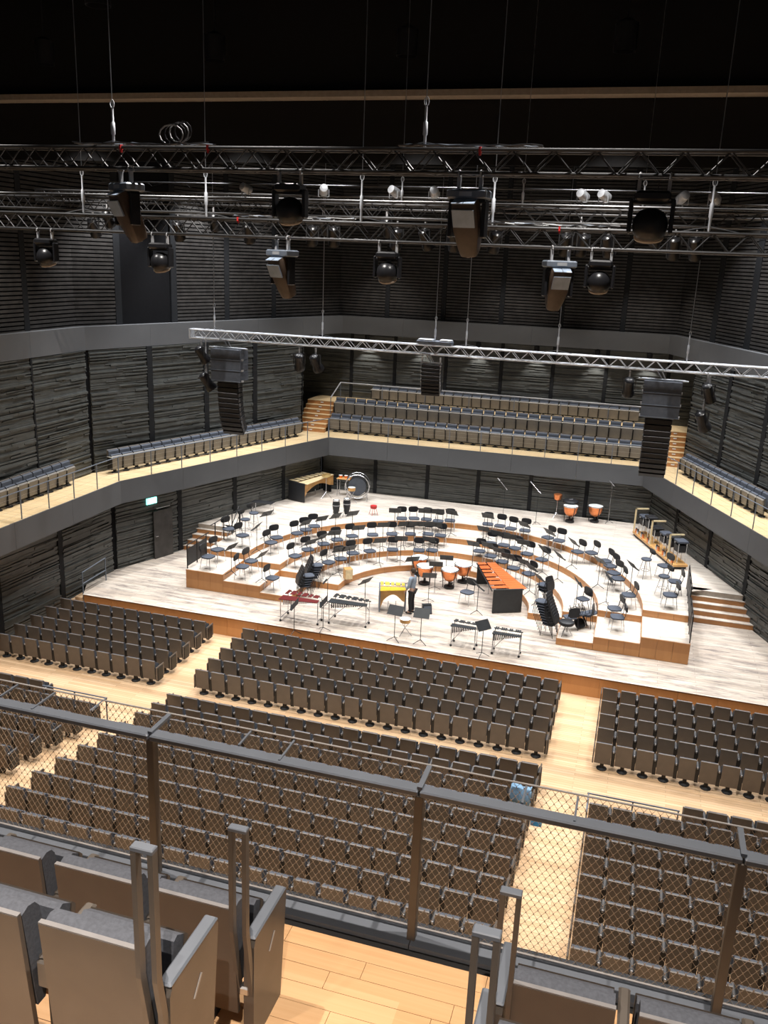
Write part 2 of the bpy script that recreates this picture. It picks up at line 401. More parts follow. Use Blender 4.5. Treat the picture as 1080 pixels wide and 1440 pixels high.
def wall(name, label, A, B, z0, z1, npan, style, material, pill=0.28, seed=1, gaps=()):
    A = V2(A); B = V2(B); d = B - A; u = d.normalized(); nrm = Vector((u.y, -u.x)); ln = d.length; ang = math.atan2(u.y, u.x)
    c = (A + B) / 2 - nrm * 0.1
    w = MB().box((c.x, c.y, (z0 + z1) / 2), (ln, 0.2, z1 - z0), Matrix.Rotation(ang, 4, 'Z')).build(name, 'wall_black'); struct(w, label, 'wall')
    edges = npan if isinstance(npan, list) else [ln * i / npan for i in range(npan + 1)]
    for i in range(len(edges) - 1):
        a, b = edges[i] + pill / 2, edges[i + 1] - pill / 2
        if i not in gaps: ridge_panel('wall_panel', A + u * a, A + u * b, z0 + 0.02, z1 - 0.02, w, style, seed * 100 + i, material)
        if i > 0:
            p = A + u * edges[i] + nrm * 0.03
            MB().box((p.x, p.y, (z0 + z1) / 2), (pill - 0.02, 0.06, z1 - z0), Matrix.Rotation(ang, 4, 'Z')).build('pillar', 'pillar', w)
    return w
FASL = [(-12.5, -16.0), (-12.5, 2.6), (-8.15, 14.7), (7.4, 15.1), (12.5, 3.2), (12.5, -16.0)]
ZB0, ZB1 = 3.65, 4.55
nL = Vector((-.941, .338)); nR = Vector((.919, .394))
# below the balcony
wall('wall_left', 'dark ridged wood wall with the exit sign, below the side balcony', (-13.0, 2.75), (-8.62, 14.95), 0.0, ZB0, [0, 3.45, 6.75, 10.05, 12.95], 'rough', 'wall_wood', 0.26, 1)
wall('wall_left_front', 'dark ridged wood wall beside the front stalls, below the balcony', (-14.4, -16), (-13.0, 2.75), 0.0, ZB0, 6, 'rough', 'wall_wood', 0.26, 2)
wall('wall_back', 'dark ridged wood wall behind the stage, below the rear balcony', (-8.75, 15.35), (8.0, 15.55), 1.0, ZB0, [0, 2.95, 5.7, 8.3, 10.9, 13.6, 16.75], 'rough', 'wall_wood', 0.2, 3)
wall('wall_right', 'dark ridged wood wall by the percussion trolley, below the side balcony', (7.85, 15.5), (12.97, 3.5), 0.0, ZB0, [0, 3.0, 6.1, 9.2, 13.05], 'rough', 'wall_wood', 0.26, 4)
wall('wall_right_front', 'dark ridged wood wall beside the right-hand stalls', (12.97, 3.5), (14.4, -16), 0.0, ZB0, 6, 'rough', 'wall_wood', 0.26, 5)
# balcony slab: floor boards and fascia panels
def offs(p, n, d): return (p[0] + n[0] * d, p[1] + n[1] * d)
WUL = [offs((-12.5, 2.6), nL, 1.8), offs((-8.15, 14.7), nL, 1.8)]
WUR = [offs((7.4, 15.1), nR, 1.8), offs((12.5, 3.2), nR, 1.8)]
bal = MB()
for poly in ([(-14.6, -16), (-12.5, -16), (-12.5, 2.6), (-14.3, 3.2)], [(-14.3, 3.2), (-12.5, 2.6), (-8.15, 14.7), WUL[1]],
             [(-8.15, 14.7), (7.4, 15.1), WUR[0], (11.2, 15.85), (11.2, 19.2), (-12, 19.2), (-12, 15.4), WUL[1]],
             [(7.4, 15.1), (12.5, 3.2), WUR[1], WUR[0]], [(12.5, 3.2), (12.5, -16), (14.6, -16), WUR[1]]):
    bal.prism(poly, ZB1 - 0.14, ZB1)
    bal.prism([(p[0], p[1]) for p in poly], ZB0 + 0.03, ZB0 + 0.12)
bal = bal.build('balcony', 'balcony_floor'); struct(bal, 'balcony running round the stage with pale wood floor and dark grey fascia', 'balcony')
for i in range(5):
    A, B = V2(FASL[i]), V2(FASL[i + 1]); d = B - A; n = max(1, round(d.length / 3.1)); u = d.normalized(); ang = math.atan2(u.y, u.x); nn = Vector((u.y, -u.x)); s_ = d.length / n
    me = MB().box((0, 0, 0), (s_ - 0.008, 0.05, ZB1 - ZB0 + 0.02)).mesh('fascia_panel', 'fascia')
    for k in range(n):
        c = A + u * (s_ * (k + .5)) + nn * 0.02; part(me, 'fascia_panel', bal, (c.x, c.y, (ZB0 + ZB1) / 2 - 0.01), (0, 0, ang))
# rear balcony tiers and stairs
TZ = [4.55, 5.25, 5.95]
for k, (y0, lab) in enumerate(((16.62, 'middle tier of the rear balcony'), (17.55, 'top tier of the rear balcony against the back wall'))):
    xa, xb = (-8.75, 7.75)
    o = MB().box(((xa + xb) / 2, (y0 + 19.1) / 2, (TZ[0] + TZ[k + 1]) / 2), (xb - xa, 19.1 - y0, TZ[k + 1] - TZ[0])).build('balcony_tier', 'pillar'); MB().box(((xa + xb) / 2, (y0 + 19.1) / 2, TZ[k + 1] + 0.006), (xb - xa, 19.1 - y0, 0.012)).build('floor_board', 'balcony_floor', o); struct(o, 'pale wood ' + lab, 'floor')
for xa, xb, lab in ((-10.35, -8.78, 'exit-sign side'), (7.78, 9.35, 'copper drum side')):
    o = empty('balcony_stairs', ((xa + xb) / 2, 15.7, TZ[0])); struct(o, 'oak stairs climbing the rear balcony on the ' + lab, 'stairs')
    for i in range(7):
        MB().box((0, i * 0.27 + (19.1 - 15.7 - i * 0.27) / 2, (i + 1) * 0.1 - .014), (xb - xa, 19.1 - 15.7 - i * 0.27, (i + 1) * 0.2 - .028)).build('riser_board', 'oak_veneer', o)
        MB().box((0, i * 0.27 + (19.1 - 15.7 - i * 0.27) / 2 - 0.012, (i + 1) * 0.2 - .014), (xb - xa, 19.1 - 15.7 - i * 0.27, 0.028)).build('tread', 'balcony_floor', o)
        MB().box((0.05, i * 0.27 - 0.03, (i + 1) * 0.2 - 0.09), (0.16, 0.01, 0.05)).build('step_light', 'paper', o)
# above the balcony
ZU0, ZU1 = 9.5, 10.4
uL = (V2(WUL[1]) - V2(WUL[0])).normalized(); uR = (V2(WUR[1]) - V2(WUR[0])).normalized()
wall('wall_left_balcony', 'dark ridged wood wall behind the side balcony seats on the exit-sign side', WUL[0], WUL[1], ZB1, ZU0, [0, 3.1, 6.25, 9.35, 12.85], 'rough', 'wall_wood', 0.3, 6)
wall('wall_left_balcony_front', 'dark ridged wood wall above the side balcony near the stalls', (-14.5, -16), WUL[0], ZB1, ZU0, 6, 'rough', 'wall_wood', 0.1, 7)
wall('wall_left_return', 'short dark wall return beside the rear balcony stairs', WUL[1], (-11.6, 16.4), ZB1, ZU0, 1, 'rough', 'wall_wood', 0.04, 8)
wall('wall_left_recess', 'dark side wall of the rear balcony recess', (-11.6, 16.2), (-11.6, 19.2), ZB1, ZU0, 1, 'rough', 'wall_wood', 0.04, 9)
wall('wall_back_balcony', 'dark ridged wood wall behind the rear balcony seats', (-11.6, 19.1), (11.2, 19.1), ZB1, ZU0, [0, 3.1, 5.55, 8.35, 11.3, 13.95, 16.6, 19.6, 22.8], 'rough', 'wall_wood', 0.2, 10)
wall('wall_right_recess', 'dark side wall of the rear balcony recess by the copper drums', (11.2, 19.2), (11.2, 16.2), ZB1, ZU0, 1, 'rough', 'wall_wood', 0.04, 11)
wall('wall_right_return', 'short dark wall return beside the far balcony stairs', (11.2, 16.6), WUR[0], ZB1, ZU0, 1, 'rough', 'wall_wood', 0.04, 12)
wall('wall_right_balcony', 'dark ridged wood wall behind the short side balcony seats', WUR[0], WUR[1], ZB1, ZU0, [0, 3.4, 6.5, 9.6, 12.9], 'rough', 'wall_wood', 0.3, 13)
wall('wall_right_balcony_front', 'dark ridged wood wall over the right-hand stalls', WUR[1], (14.6, -16), ZB1, ZU0, 6, 'rough', 'wall_wood', 0.1, 14)
# upper gallery band
cornL = V2(WUL[1]) + uL * 3.1; cornR = V2(WUR[0]) - uR * 3.0
BAND = [(-14.35, -16), WUL[0], (cornL.x, cornL.y), (cornR.x, cornR.y), WUR[1], (14.45, -16)]
gb = MB(); inn = [(-15.6, -16), (-15.5, 3.6), (-11, 21), (11, 21), (15.5, 4.4), (15.7, -16)]
for i in range(5): gb.prism([inn[i], BAND[i], BAND[i + 1], inn[i + 1]], ZU0, ZU1 - 0.02)
gb = gb.build('gallery', 'fascia'); struct(gb, 'upper gallery band in dark grey running round the hall', 'gallery')
for i in range(5):
    A, B = V2(BAND[i]), V2(BAND[i + 1]); d = B - A; n = max(1, round(d.length / 3.1)); u = d.normalized(); ang = math.atan2(u.y, u.x); nn = Vector((u.y, -u.x)); s_ = d.length / n
    me = MB().box((0, 0, 0), (s_ - 0.006, 0.05, ZU1 - ZU0)).mesh('band_panel', 'fascia')
    for k in range(n):
        c = A + u * (s_ * (k + .5)) + nn * 0.02; part(me, 'band_panel', gb, (c.x, c.y, (ZU0 + ZU1) / 2), (0, 0, ang))
# walls above the gallery band: narrow slats
def off2(A, B, d): 
    A = V2(A); B = V2(B); u = (B - A).normalized(); n = Vector((u.y, -u.x)); return A - n * d - u * 0.7, B - n * d + u * 0.7
ZT = 21.0
a, b = off2(BAND[0], BAND[1], .45); wall('wall_left_upper_front', 'black slatted upper wall over the stalls, exit-sign side', a, b, ZU1 - .3, ZT, 6, 'slat', 'wall_slat', 0.3, 20)
a, b = off2(BAND[1], BAND[2], .45); wall('wall_left_upper', 'black slatted upper wall with one open dark bay', a, b, ZU1 - .3, ZT, [0, 2.7, 5.6, 8.7, 11.8, 17.3], 'slat', 'wall_slat', 0.32, 21, gaps=(1,))
a, b = off2(BAND[2], BAND[3], .45); wall('wall_back_upper', 'black slatted upper wall over the rear balcony', a, b, ZU1 - .3, ZT, 6, 'slat', 'wall_slat', 0.26, 22)
a, b = off2(BAND[3], BAND[4], .45); wall('wall_right_upper', 'black slatted upper wall over the short side balcony', a, b, ZU1 - .3, ZT, [0, 4.1, 7.1, 10.3, 13.5, 17.2], 'slat', 'wall_slat', 0.5, 23)
a, b = off2(BAND[4], BAND[5], .45); wall('wall_right_upper_front', 'black slatted upper wall over the right-hand stalls', a, b, ZU1 - .3, ZT, 6, 'slat', 'wall_slat', 0.3, 24)
ce = MB().box((0, -4, ZT + 0.2), (34, 56, 0.4)).build('ceiling', 'ceiling_black'); struct(ce, 'black ceiling high above the stage and stalls', 'ceiling')
for y, z0 in ((-1.0, 17.75), (7.5, 19.2), (15, 20.0)):
    o = empty('ceiling_beam', (0, y, z0)); struct(o, ['black ceiling beam with a lower edge painted tan as if lit', 'black ceiling beam over the risers', 'black ceiling beam over the back wall'][(-1.0, 7.5, 15).index(y)], 'beam')
    MB().box((0, 0.2, (ZT - z0) / 2 + 0.1), (30, 0.5, ZT - z0 - .2)).build('web', 'ceiling_black', o)
    if y < 0: MB().box((0, 0.42, -0.85), (30, 0.06, 1.7)).build('added_baffle', 'ceiling_black', o)  # black sheet added to keep the high walls behind it dark
    MB().box((0, 0.05, 0.08), (30, 0.6, 0.16)).build('flange', 'beam_tan' if y < 0 else 'ceiling_black', o)  # tan colour stands for the light on the front beam's underside

# ================================================================ SEATS
def seat_builder(name, wide=False, foot=True, arm='arm_dark'):
    def f():
        r = empty(name)
        w = 0.255 if wide else 0.22
        MB().extrude_x([(0.06, 0.20), (0.092, 0.20), (0.045, 0.845), (0.025, 0.862), (0.0, 0.855)], -w, w).build('back_shell', 'shell_taupe', r)
        MB().extrude_x([(0.105, 0.36), (0.165, 0.38), (0.135, 0.80), (0.09, 0.84), (0.055, 0.835)], -w + 0.012, w - 0.012).build('back_cushion', 'cushion', r)
        sp = MB().extrude_x([(0.25, 0.15), (0.285, 0.145), (0.365, 0.62), (0.31, 0.66)] if wide else [(0.24, 0.30), (0.27, 0.295), (0.335, 0.66), (0.30, 0.69)], -w, w).build('seat_pan', 'pan_taupe' if wide else 'shell_taupe', r)
        MB().extrude_x([(0.19, 0.34), (0.24, 0.32), (0.298, 0.68), (0.235, 0.71)], -w + 0.012, w - 0.012).build('seat_cushion', 'cushion', sp)
        am = MB().cbox((0.275, 0.24, 0.615), (0.036 if wide else 0.05, 0.30, 0.03), 0.01).build('armrest', arm, r)
        MB().box((0.275, 0.075, 0.60), (0.034, 0.03, 0.05)).build('arm_tip_lit', 'arm_grey', am)  # pale cube paints the light on the armrest's rear end
        MB().box((0.275, 0.22, 0.38), (0.036 if wide else 0.095, 0.30, 0.44)).build('arm_support', 'iron_black', r)
        MB().box((0, 0.15, 0.13), (0.10, 0.09, 0.22)).build('pedestal', 'iron_black', r)
        if foot: MB().lathe([(0.145, 0), (0.145, 0.02), (0.07, 0.05)], 10, o=(0, 0.15, 0)).build('foot', 'iron_black', r)
        return r
    return f
front_kind = Kind(seat_builder('pedestal_seat'))
rake_kind = Kind(seat_builder('raked_seat', foot=False))
endp = MB().cbox((0, 0.24, 0.43), (0.035, 0.46, 0.46), 0.012).mesh('end_panel', 'shell_taupe')
def in_frame(p, m=25):
    q = to_px(p); return -m < q[0] < 1080 + m and -m < q[1] < 1440 + m
P0 = -5.5 + 0.22      # first seat centre of the centre block
NEAR = 'aisle on the exit-sign side'
blocks_front = [
    ('front centre block', [P0 + 0.55 * i for i in range(20)], 0),
    ('front block by the exit-sign wall', [-6.95 - 0.22 - 0.55 * i for i in range(11)], -1),
    ('front block beyond the bare aisle', [6.78 + 0.22 + 0.55 * i for i in range(11)], 1)]
for bname, xs, side in blocks_front:
    for k in range(5):
        y = -0.98 - 0.849 * k
        for i, x in enumerate(xs):
            if not in_frame((x, y, 0.8), 90): continue
            al = {0: 'exit-side aisle', -1: 'aisle', 1: 'aisle'}[side]
            o = front_kind.place((x, y, 0), 0, f'taupe tip-up seat, {bname}, row {k + 1} from stage, {ORD[i + 1]} from {al}'.replace('front block by the exit-sign wall', 'exit-sign-wall front block').replace('front block beyond the bare aisle', 'other side front block'), 'seat', bname + ' seats')
            if (side == -1 and i == 0) or (side == 0 and i == 19): part(endp, 'end_panel', o, (0.285, 0, 0))
            if (side == 1 and i == 0) or (side == 0 and i == 0): part(endp, 'end_panel', o, (-0.26, 0, 0))
blocks_rear = [
    ('raked centre block', [P0 + 0.55 * i for i in range(20)], 0, 1, 10),
    ('raked exit-side block', [-6.95 - 0.22 - 0.55 * i for i in range(11)], -1, 2, 9),
    ('raked far-side block', [6.81 + 0.22 + 0.55 * i for i in range(10)], 1, 2, 10)]
nr = 0
for bname, xs, side, k0, k1 in blocks_rear:
    for k in range(k0, k1 + 1):
        y = ROW1 - ROWP * (k - 1); z = RISE * (k - 1)
        for i, x in enumerate(xs):
            if side and k == 2 and i < 4: continue
            if not in_frame((x, y, z + 0.8), 60): continue
            o = rake_kind.place((x, y, z), 0, f'taupe tip-up seat, {bname}, row {k} from cross aisle, {ORD[i + 1]} from {"exit-side " if side == 0 else ""}aisle', 'seat', bname + ' seats'); nr += 1
            if side == 0 and i == 19: part(endp, 'end_panel', o, (0.285, 0, 0))
            if side == 0 and i == 0: part(endp, 'end_panel', o, (-0.26, 0, 0))
            if side == 1 and i == 0: part(endp, 'end_panel', o, (-0.26, 0, 0))
print('SEATS', front_kind.n, rake_kind.n)
# low rails before the raked side blocks
for s_, lab in ((-1, 'thin metal guard rail before the raked seats, exit-sign side'), (1, 'thin metal guard rail before the raked seats beyond the bare aisle')):
    o = empty('guard_rail', (s_ * 6.76, -7.25, 0.0)); tag(o, lab, 'railing')
    for xx in (0, 1.05, 2.1) : MB().box((s_ * xx, 0, 0.5 + .07), (0.03, 0.03, 0.98)).build('post', 'rail_grey', o)
    MB().box((s_ * 1.05, 0, 1.06), (2.16, 0.035, 0.025)).build('rail', 'rail_grey', o)
    MB().box((0, -0.4, 1.06), (0.035, 0.8, 0.025)).build('rail', 'rail_grey', o)
# blue jacket over a raked seat, blue bag beside it
jx, jy, jz = 5.17, ROW1 - ROWP * 2, RISE * 2
j = MB(); n = 10
for i in range(n + 1):
    t = i / n; a = -0.24 + 0.5 * t; b = 0.028 * math.sin(7 * t) + 0.012 * math.sin(19 * t)
    for (yy, zz) in ((-0.05 + b * .6, 0.42 + 0.06 * math.sin(5 * t)), (-0.075 + b, 0.62), (-0.055 + b, 0.80), (-0.02, 0.90 + b * .5), (0.06, 0.915 + b * .4), (0.15, 0.88 + b), (0.19 - b, 0.70 - .05 * math.sin(6 * t))): j.v.append((a, yy, zz))
for i in range(n):
    for q in range(6): j.f.append((i * 7 + q, i * 7 + q + 1, i * 7 + 8 + q, i * 7 + 7 + q))
o = j.build('jacket', 'cloth_blue', None, True, (jx, jy, jz)); tag(o, 'crumpled light blue jacket hung over a raked seat back by the aisle', 'jacket')
md = o.modifiers.new('thick', 'SOLIDIFY'); md.thickness = 0.02
b = MB().lathe([(0.05, 0), (0.13, 0.03), (0.15, 0.16), (0.11, 0.30), (0.05, 0.34)], 10, Matrix.Diagonal((1, 0.6, 1, 1))); o = empty('bag', (5.62, jy - 0.12, jz)); b.build('body', 'bag_blue', o, True)
MB().path([(-.05, 0, .32), (-.07, 0, .45), (0, 0, .52), (.08, 0, .45), (.06, 0, .32)], 0.012, 5).build('strap', 'iron_black', o); tag(o, 'small bright blue bag beside the seat with the jacket', 'bag')

# balcony seats
balc_kind = Kind(seat_builder('balcony_seat', wide=True, arm='arm_pale'))
YB = 16.42
for i in range(28):
    x = -8.35 + 0.565 * i
    balc_kind.place((x, YB, TZ[0]), PI, f'balcony tip-up seat in the rear balcony front row, {ORD[i + 1]} from exit-sign-side stairs', 'seat', 'rear balcony front row').scale = (1, 1, 1.12)
for i in range(28):
    x = -8.45 + 0.57 * i
    balc_kind.place((x, YB + 0.95, TZ[1]), PI, f'balcony tip-up seat in the rear balcony middle row, {ORD[i + 1]} from exit-sign-side stairs', 'seat', 'rear balcony middle row').scale = (1, 1, 1.12)
for i in range(28):
    x = -6.9 + 0.5 * i
    balc_kind.place((x, 18.85, TZ[2]), PI, f'balcony tip-up seat in the rear balcony top row against wall, {ORD[i + 1]} from exit-sign side', 'seat', 'rear balcony top row').scale = (0.88, 1, 1)
angL = math.atan2(-nL.y, -nL.x) - PI / 2; angR = math.atan2(-nR.y, -nR.x) - PI / 2
for i in range(21):
    p = V2((-12.5, 2.6)) + uL * (0.75 + 0.55 * i) + nL * 1.42
    balc_kind.place((p.x, p.y, ZB1), angL, f'balcony tip-up seat along exit-sign-side wall, {ORD[21 - i]} from the rear corner', 'seat', 'exit-sign-side balcony row').scale = (1, 1, 1.12)
for i in range(13):
    p = V2((7.4, 15.1)) + uR * (1.5 + 0.55 * i) + nR * 1.42
    if in_frame((p.x, p.y, 5)): balc_kind.place((p.x, p.y, ZB1), angR, f'balcony tip-up seat on the far side balcony, {ORD[i + 1]} from the rear corner', 'seat', 'far side balcony row').scale = (1, 1, 1.12)
for i in range(11):
    p = (-14.02, 1.2 - 0.55 * i)
    if in_frame((p[0], p[1], 5)): balc_kind.place((p[0], p[1], ZB1), -PI / 2, f'balcony tip-up seat on the straight balcony over the stalls, {ORD[i + 1]} from bend', 'seat', 'straight balcony row').scale = (1, 1, 1.12)
# second, raised row of the straight balcony
for i in range(8):
    p = (-14.05 + 0, 0.3 - 0.55 * i)
# balcony guard rails (one per run)
for i, lab in ((0, 'thin balcony guard rail over the exit-sign-side stalls'), (1, 'thin balcony guard rail along the exit-sign side'), (2, 'thin balcony guard rail before the rear balcony'), (3, 'thin balcony guard rail on the far side')):
    A, B = V2(FASL[i]), V2(FASL[i + 1])
    if i == 0: A = V2((-12.5, -6.0))
    d = B - A; u = d.normalized(); n = max(2, round(d.length / 1.55)); nn = Vector((u.y, -u.x))
    o = empty('guard_rail', (A.x, A.y, ZB1)); tag(o, lab, 'railing')
    for k in range(n + (1 if i < 3 else 1)):
        c = u * (d.length * k / n) - nn * 0.03
        MB().box((c.x, c.y, 0.47), (0.03, 0.03, 0.98), Matrix.Rotation(math.atan2(u.y, u.x), 4, 'Z')).build('post', 'rail_grey', o)
    a = -nn * 0.03; bb = u * d.length - nn * 0.03
    MB().tube((a.x, a.y, 0.97), (bb.x, bb.y, 0.97), 0.018, 6).build('rail', 'rail_grey', o)
    w = MB()
    for zz in (0.2, 0.4, 0.6, 0.8): w.tube((a.x, a.y, zz), (bb.x, bb.y, zz), 0.003, 3, caps=False)
    w.build('wires', 'steel', o)
# rail before the top tier
o = empty('guard_rail', (-8.6, 17.62, TZ[2])); tag(o, 'long pale steel handrail before the top tier of the rear balcony', 'railing')
MB().tube((0, 0, 1.0), (16.3, 0, 1.0), 0.032, 8).build('rail', 'arm_grey', o)
MB().tube((0, 0, 1.0), (-0.2, -0.95, 0.30), 0.032, 8).build('rail', 'arm_grey', o)
for k in range(8): MB().box((16.3 * k / 7, 0, 0.5), (0.03, 0.03, 1.0)).build('post', 'rail_grey', o)
MB().box((-0.2, -0.95, -.2), (0.03, 0.03, 1.0)).build('post', 'rail_grey', o)
# exit sign and door
en = empty('exit_sign', (-12.27, 4.52, 3.28), angL + PI / 2); tag(en, 'glowing green exit sign on the dark ridged wall', 'exit sign')
M_ = MB().box((0, 0, 0), (0.05, 0.52, 0.26)); M_.build('housing', 'exit_green', en)
MB().box((0.03, 0.11, 0), (0.008, 0.2, 0.2)).build('door_symbol', 'exit_white', en)
rn = MB().box((0.03, -0.12, 0.07), (0.008, 0.05, 0.05)).box((0.03, -0.10, -.0), (0.008, 0.06, 0.10)).box((0.03, -0.15, -0.07), (0.008, 0.10, 0.03)).box((0.03, -0.05, -0.07), (0.008, 0.03, 0.08)); rn.build('running_figure', 'exit_white', en)
dr = empty('door_1', (-12.1, 5.0, L[0]), angL + PI / 2); struct(dr, 'flush dark door in the ridged wall below the exit sign', 'door')
MB().box((0.07, 0, 1.05), (0.05, 1.0, 2.1)).build('leaf', 'wall_slat', dr)
MB().box((0.12, -0.38, 1.0), (0.05, 0.14, 0.03)).build('handle', 'chrome', dr)
MB().box((0.11, 0.0, 2.22), (0.04, 0.7, 0.03)).build('door_closer', 'arm_grey', dr)

# ================================================================ FOREGROUND BALCONY
FZ = 9.525; RY = -22.54
fb = empty('floor_upper_balcony', (6, -23, FZ)); struct(fb, 'pale oak plank floor of the upper balcony between the seats and the mesh rail', 'floor')
# planks run along x, joints at random
rnd = random.Random(3)
def planks(parent, x0, x1, y0, y1, z, w, ox, oy, oz):
    y = y1; r = 0
    while y > y0 + 0.01:
        x = x0 - rnd.uniform(0, 1.2)
        while x < x1:
            ln = rnd.uniform(0.7, 1.5); a, b = max(x, x0), min(x + ln, x1); x += ln
            if b - a < 0.05: continue
            MB().box(((a + b) / 2 - ox, y - w / 2 - oy, z - 0.011 - oz), (b - a - 0.003, w - 0.003, 0.022)).build('plank', 'plank_wood', parent)
        y -= w
planks(fb, 2.2, 10.4, -24.10, RY - 0.12, FZ, 0.13, 6, -23, FZ)
MB().box((0, -0.55, -0.14), (8.6, 2.0, 0.22)).build('slab', 'fascia', fb)
st2 = empty('floor_upper_balcony', (6, -24.6, FZ + 0.5)); struct(st2, 'pale oak plank step of the next balcony row up', 'floor')
planks(st2, 2.2, 10.4, -24.92, -23.98, FZ + 0.5, 0.13, 6, -24.6, FZ + 0.5)
MB().box((0, 0.1, -0.28), (8.4, 1.05, 0.5)).build('slab', 'oak_veneer', st2)
# aisle half step
MB().box((0.0, 0.78, -0.26), (1.1, 0.45, 0.03)).build('aisle_step', 'plank_wood', st2)
# kerb and railing
rl = empty('mesh_railing', (5.945, RY, FZ)); tag(rl, 'balcony railing with dark flat handrail and diamond wire mesh', 'railing')
XA, XB = 5.945 - 1.715 * 3, 5.945 + 1.715 * 3
def lx(x): return x - 5.945
for k in range(3):
    pass
k = -3
while k < 3:
    a, b = k * 1.715, (k + 1) * 1.715
    MB().cbox(((a + b) / 2, 0, 1.05 - 0.02), (1.715 - 0.012, 0.085, 0.04), 0.008).build('handrail', 'rail_grey', rl)
    MB().box(((a + b) / 2, 0.03, 0.012), (1.715 - 0.006, 0.20, 0.03)).build('kerb', 'rail_grey', rl)
    k += 1
for k in range(-3, 4):
    MB().cbox((k * 1.715, 0, 0.5), (0.05, 0.06, 1.02), 0.006).build('post', 'bar_bronze', rl)
    MB().box((k * 1.715, 0.10, 1.055), (0.03, 0.24, 0.02)).build('bracket', 'rail_grey', rl)
    MB().box((k * 1.715 + 0.86, 0.10, 1.05), (0.012, 0.24, 0.012)).build('bracket', 'rail_grey', rl)
    MB().box((k * 1.715 + 0.57, 0.13, 1.055), (0.012, 0.18, 0.012)).build('bracket', 'rail_grey', rl)
MB().tube((-5.14, 0.22, 1.065), (5.14, 0.22, 1.065), 0.006, 6).build('edge_wire', 'arm_grey', rl)
MB().tube((-5.14, 0.06, 0.055), (5.14, 0.06, 0.055), 0.007, 6).build('edge_wire', 'arm_grey', rl)
# diamond mesh between the two edge wires
net = MB(); cw = 0.044; nrow = 18
def netp(u, t): return Vector((u, 0.06 + 0.16 * t, 0.055 + 1.01 * t))
nc = int(10.28 / cw); hw = 0.0014
segs = nrow * 2
for c in range(nc):
    for s_ in (0, 1):
        u0 = -5.14 + c * cw + (cw if s_ else 0); pts = []
        for r in range(segs + 1):
            # each wire zigzags half a cell and back: knots where neighbours meet
            off = (r % 2) * (cw / 2) * (-1 if s_ else 1)
            pts.append(netp(u0 + off, r / segs))
        for a, b in zip(pts, pts[1:]): net.tube(a, b, hw, 3, caps=False)
    for r in range(segs + 1): 
        if r % 2 == 1:
            q = netp(-5.14 + c * cw + cw / 2, r / segs); net.box(q, (0.0045, 0.0045, 0.011))
        else:
            q = netp(-5.14 + c * cw, r / segs); net.box(q, (0.0045, 0.0045, 0.011))
nn_ = net.build('wire_mesh', 'wire', rl); nn_['kind'] = 'stuff'

def fg_seat(x, y, z, label, endpanel=0, number_slot=True, leftend=False):
    r = empty('balcony_seat', (x, y, z))
    w = 0.228
    MB().extrude_x([(0.05, 0.18), (0.075, 0.18), (0.022, 0.845), (0.010, 0.85), (0.0, 0.845)], -w, w).build('back_shell', 'shell_taupe', r)
    MB().box((0, 0.011, 0.851), (2 * w, 0.022, 0.006)).build('shell_edge_lit', 'shell_edge_lit', r)  # paler strip paints the top light onto the shell edge
    c = MB(); pr = [(0.08, 0.34), (0.13, 0.34), (0.155, 0.45), (0.150, 0.70), (0.135, 0.80), (0.11, 0.835), (0.07, 0.845), (0.03, 0.83)]
    c.extrude_x(pr, -w + 0.004, w - 0.004).build('back_cushion', 'cushion', r, True)
    sp = MB().extrude_x([(0.27, 0.28), (0.295, 0.275), (0.36, 0.63), (0.335, 0.66)], -w, w).build('seat_pan', 'shell_taupe', r)
    MB().extrude_x([(0.20, 0.33), (0.265, 0.30), (0.33, 0.655), (0.28, 0.69), (0.25, 0.68)], -w + 0.004, w - 0.004).build('seat_cushion', 'cushion', sp, True)
    for s_ in ((-1,) if endpanel == 1 else () if endpanel == -1 else (-1,)):
        a = MB(); a.cbox((s_ * 0.275, 0.24, 0.60), (0.055, 0.34, 0.03), 0.012); a.cbox((s_ * 0.275, 0.07, 0.53), (0.055, 0.03, 0.14), 0.012)
        a.build('armrest', 'bar_bronze', r)
        MB().box((s_ * 0.275, 0.16, 0.30), (0.03, 0.12, 0.58)).build('arm_support', 'iron_black', r)
    if endpanel:
        s_ = endpanel
        e = MB().extrude_x([(0.05, 0.0), (0.40, 0.0), (0.47, 0.62), (0.46, 0.64), (0.08, 0.64), (0.06, 0.60)], s_ * 0.285 - 0.028, s_ * 0.285 + 0.028).build('end_panel', 'bar_bronze', r)
        MB().cbox((s_ * 0.285, 0.265, 0.648), (0.062, 0.40, 0.02), 0.008).build('armrest', 'rail_grey', r)
        MB().box((s_ * 0.3145, 0.28, 0.46), (0.003, 0.10, 0.014), Matrix.Rotation(math.radians(50), 4, 'X')).build('number_slot', 'arm_grey', r)
        # handhold loop on the aisle seat back
        h = empty
        for dx in (-0.035, 0.035):
            p = MB(); xx = s_ * 0.262 + dx
            p.extrude_x([(-0.018, 0.74), (0.018, 0.74), (0.018, 1.32), (-0.018, 1.32)], xx - 0.011, xx + 0.011)
            p.extrude_x([(0.055, 0.30), (0.091, 0.30), (0.018, 0.74), (-0.018, 0.74)], xx - 0.011, xx + 0.011)
            p.build('handhold_bar', 'bar_bronze', r)
        MB().cbox((s_ * 0.262, 0, 1.32), (0.094, 0.042, 0.022), 0.004).build('handhold_cap', 'rail_grey', r)
        MB().cbox((s_ * 0.262, 0.07, 0.33), (0.05, 0.05, 0.05), 0.008).build('handhold_bracket', 'steel', r)
    MB().box((0, 0.16, 0.12), (0.10, 0.10, 0.24)).build('pedestal', 'iron_black', r)
    tag(r, label, 'seat', 'upper balcony seats by the aisle'); return r
FY1, FY2 = -23.56, -24.40
fg_seat(5.05, FY1, FZ, 'taupe upper balcony aisle seat with tall handhold, front row by the mesh rail', 1)
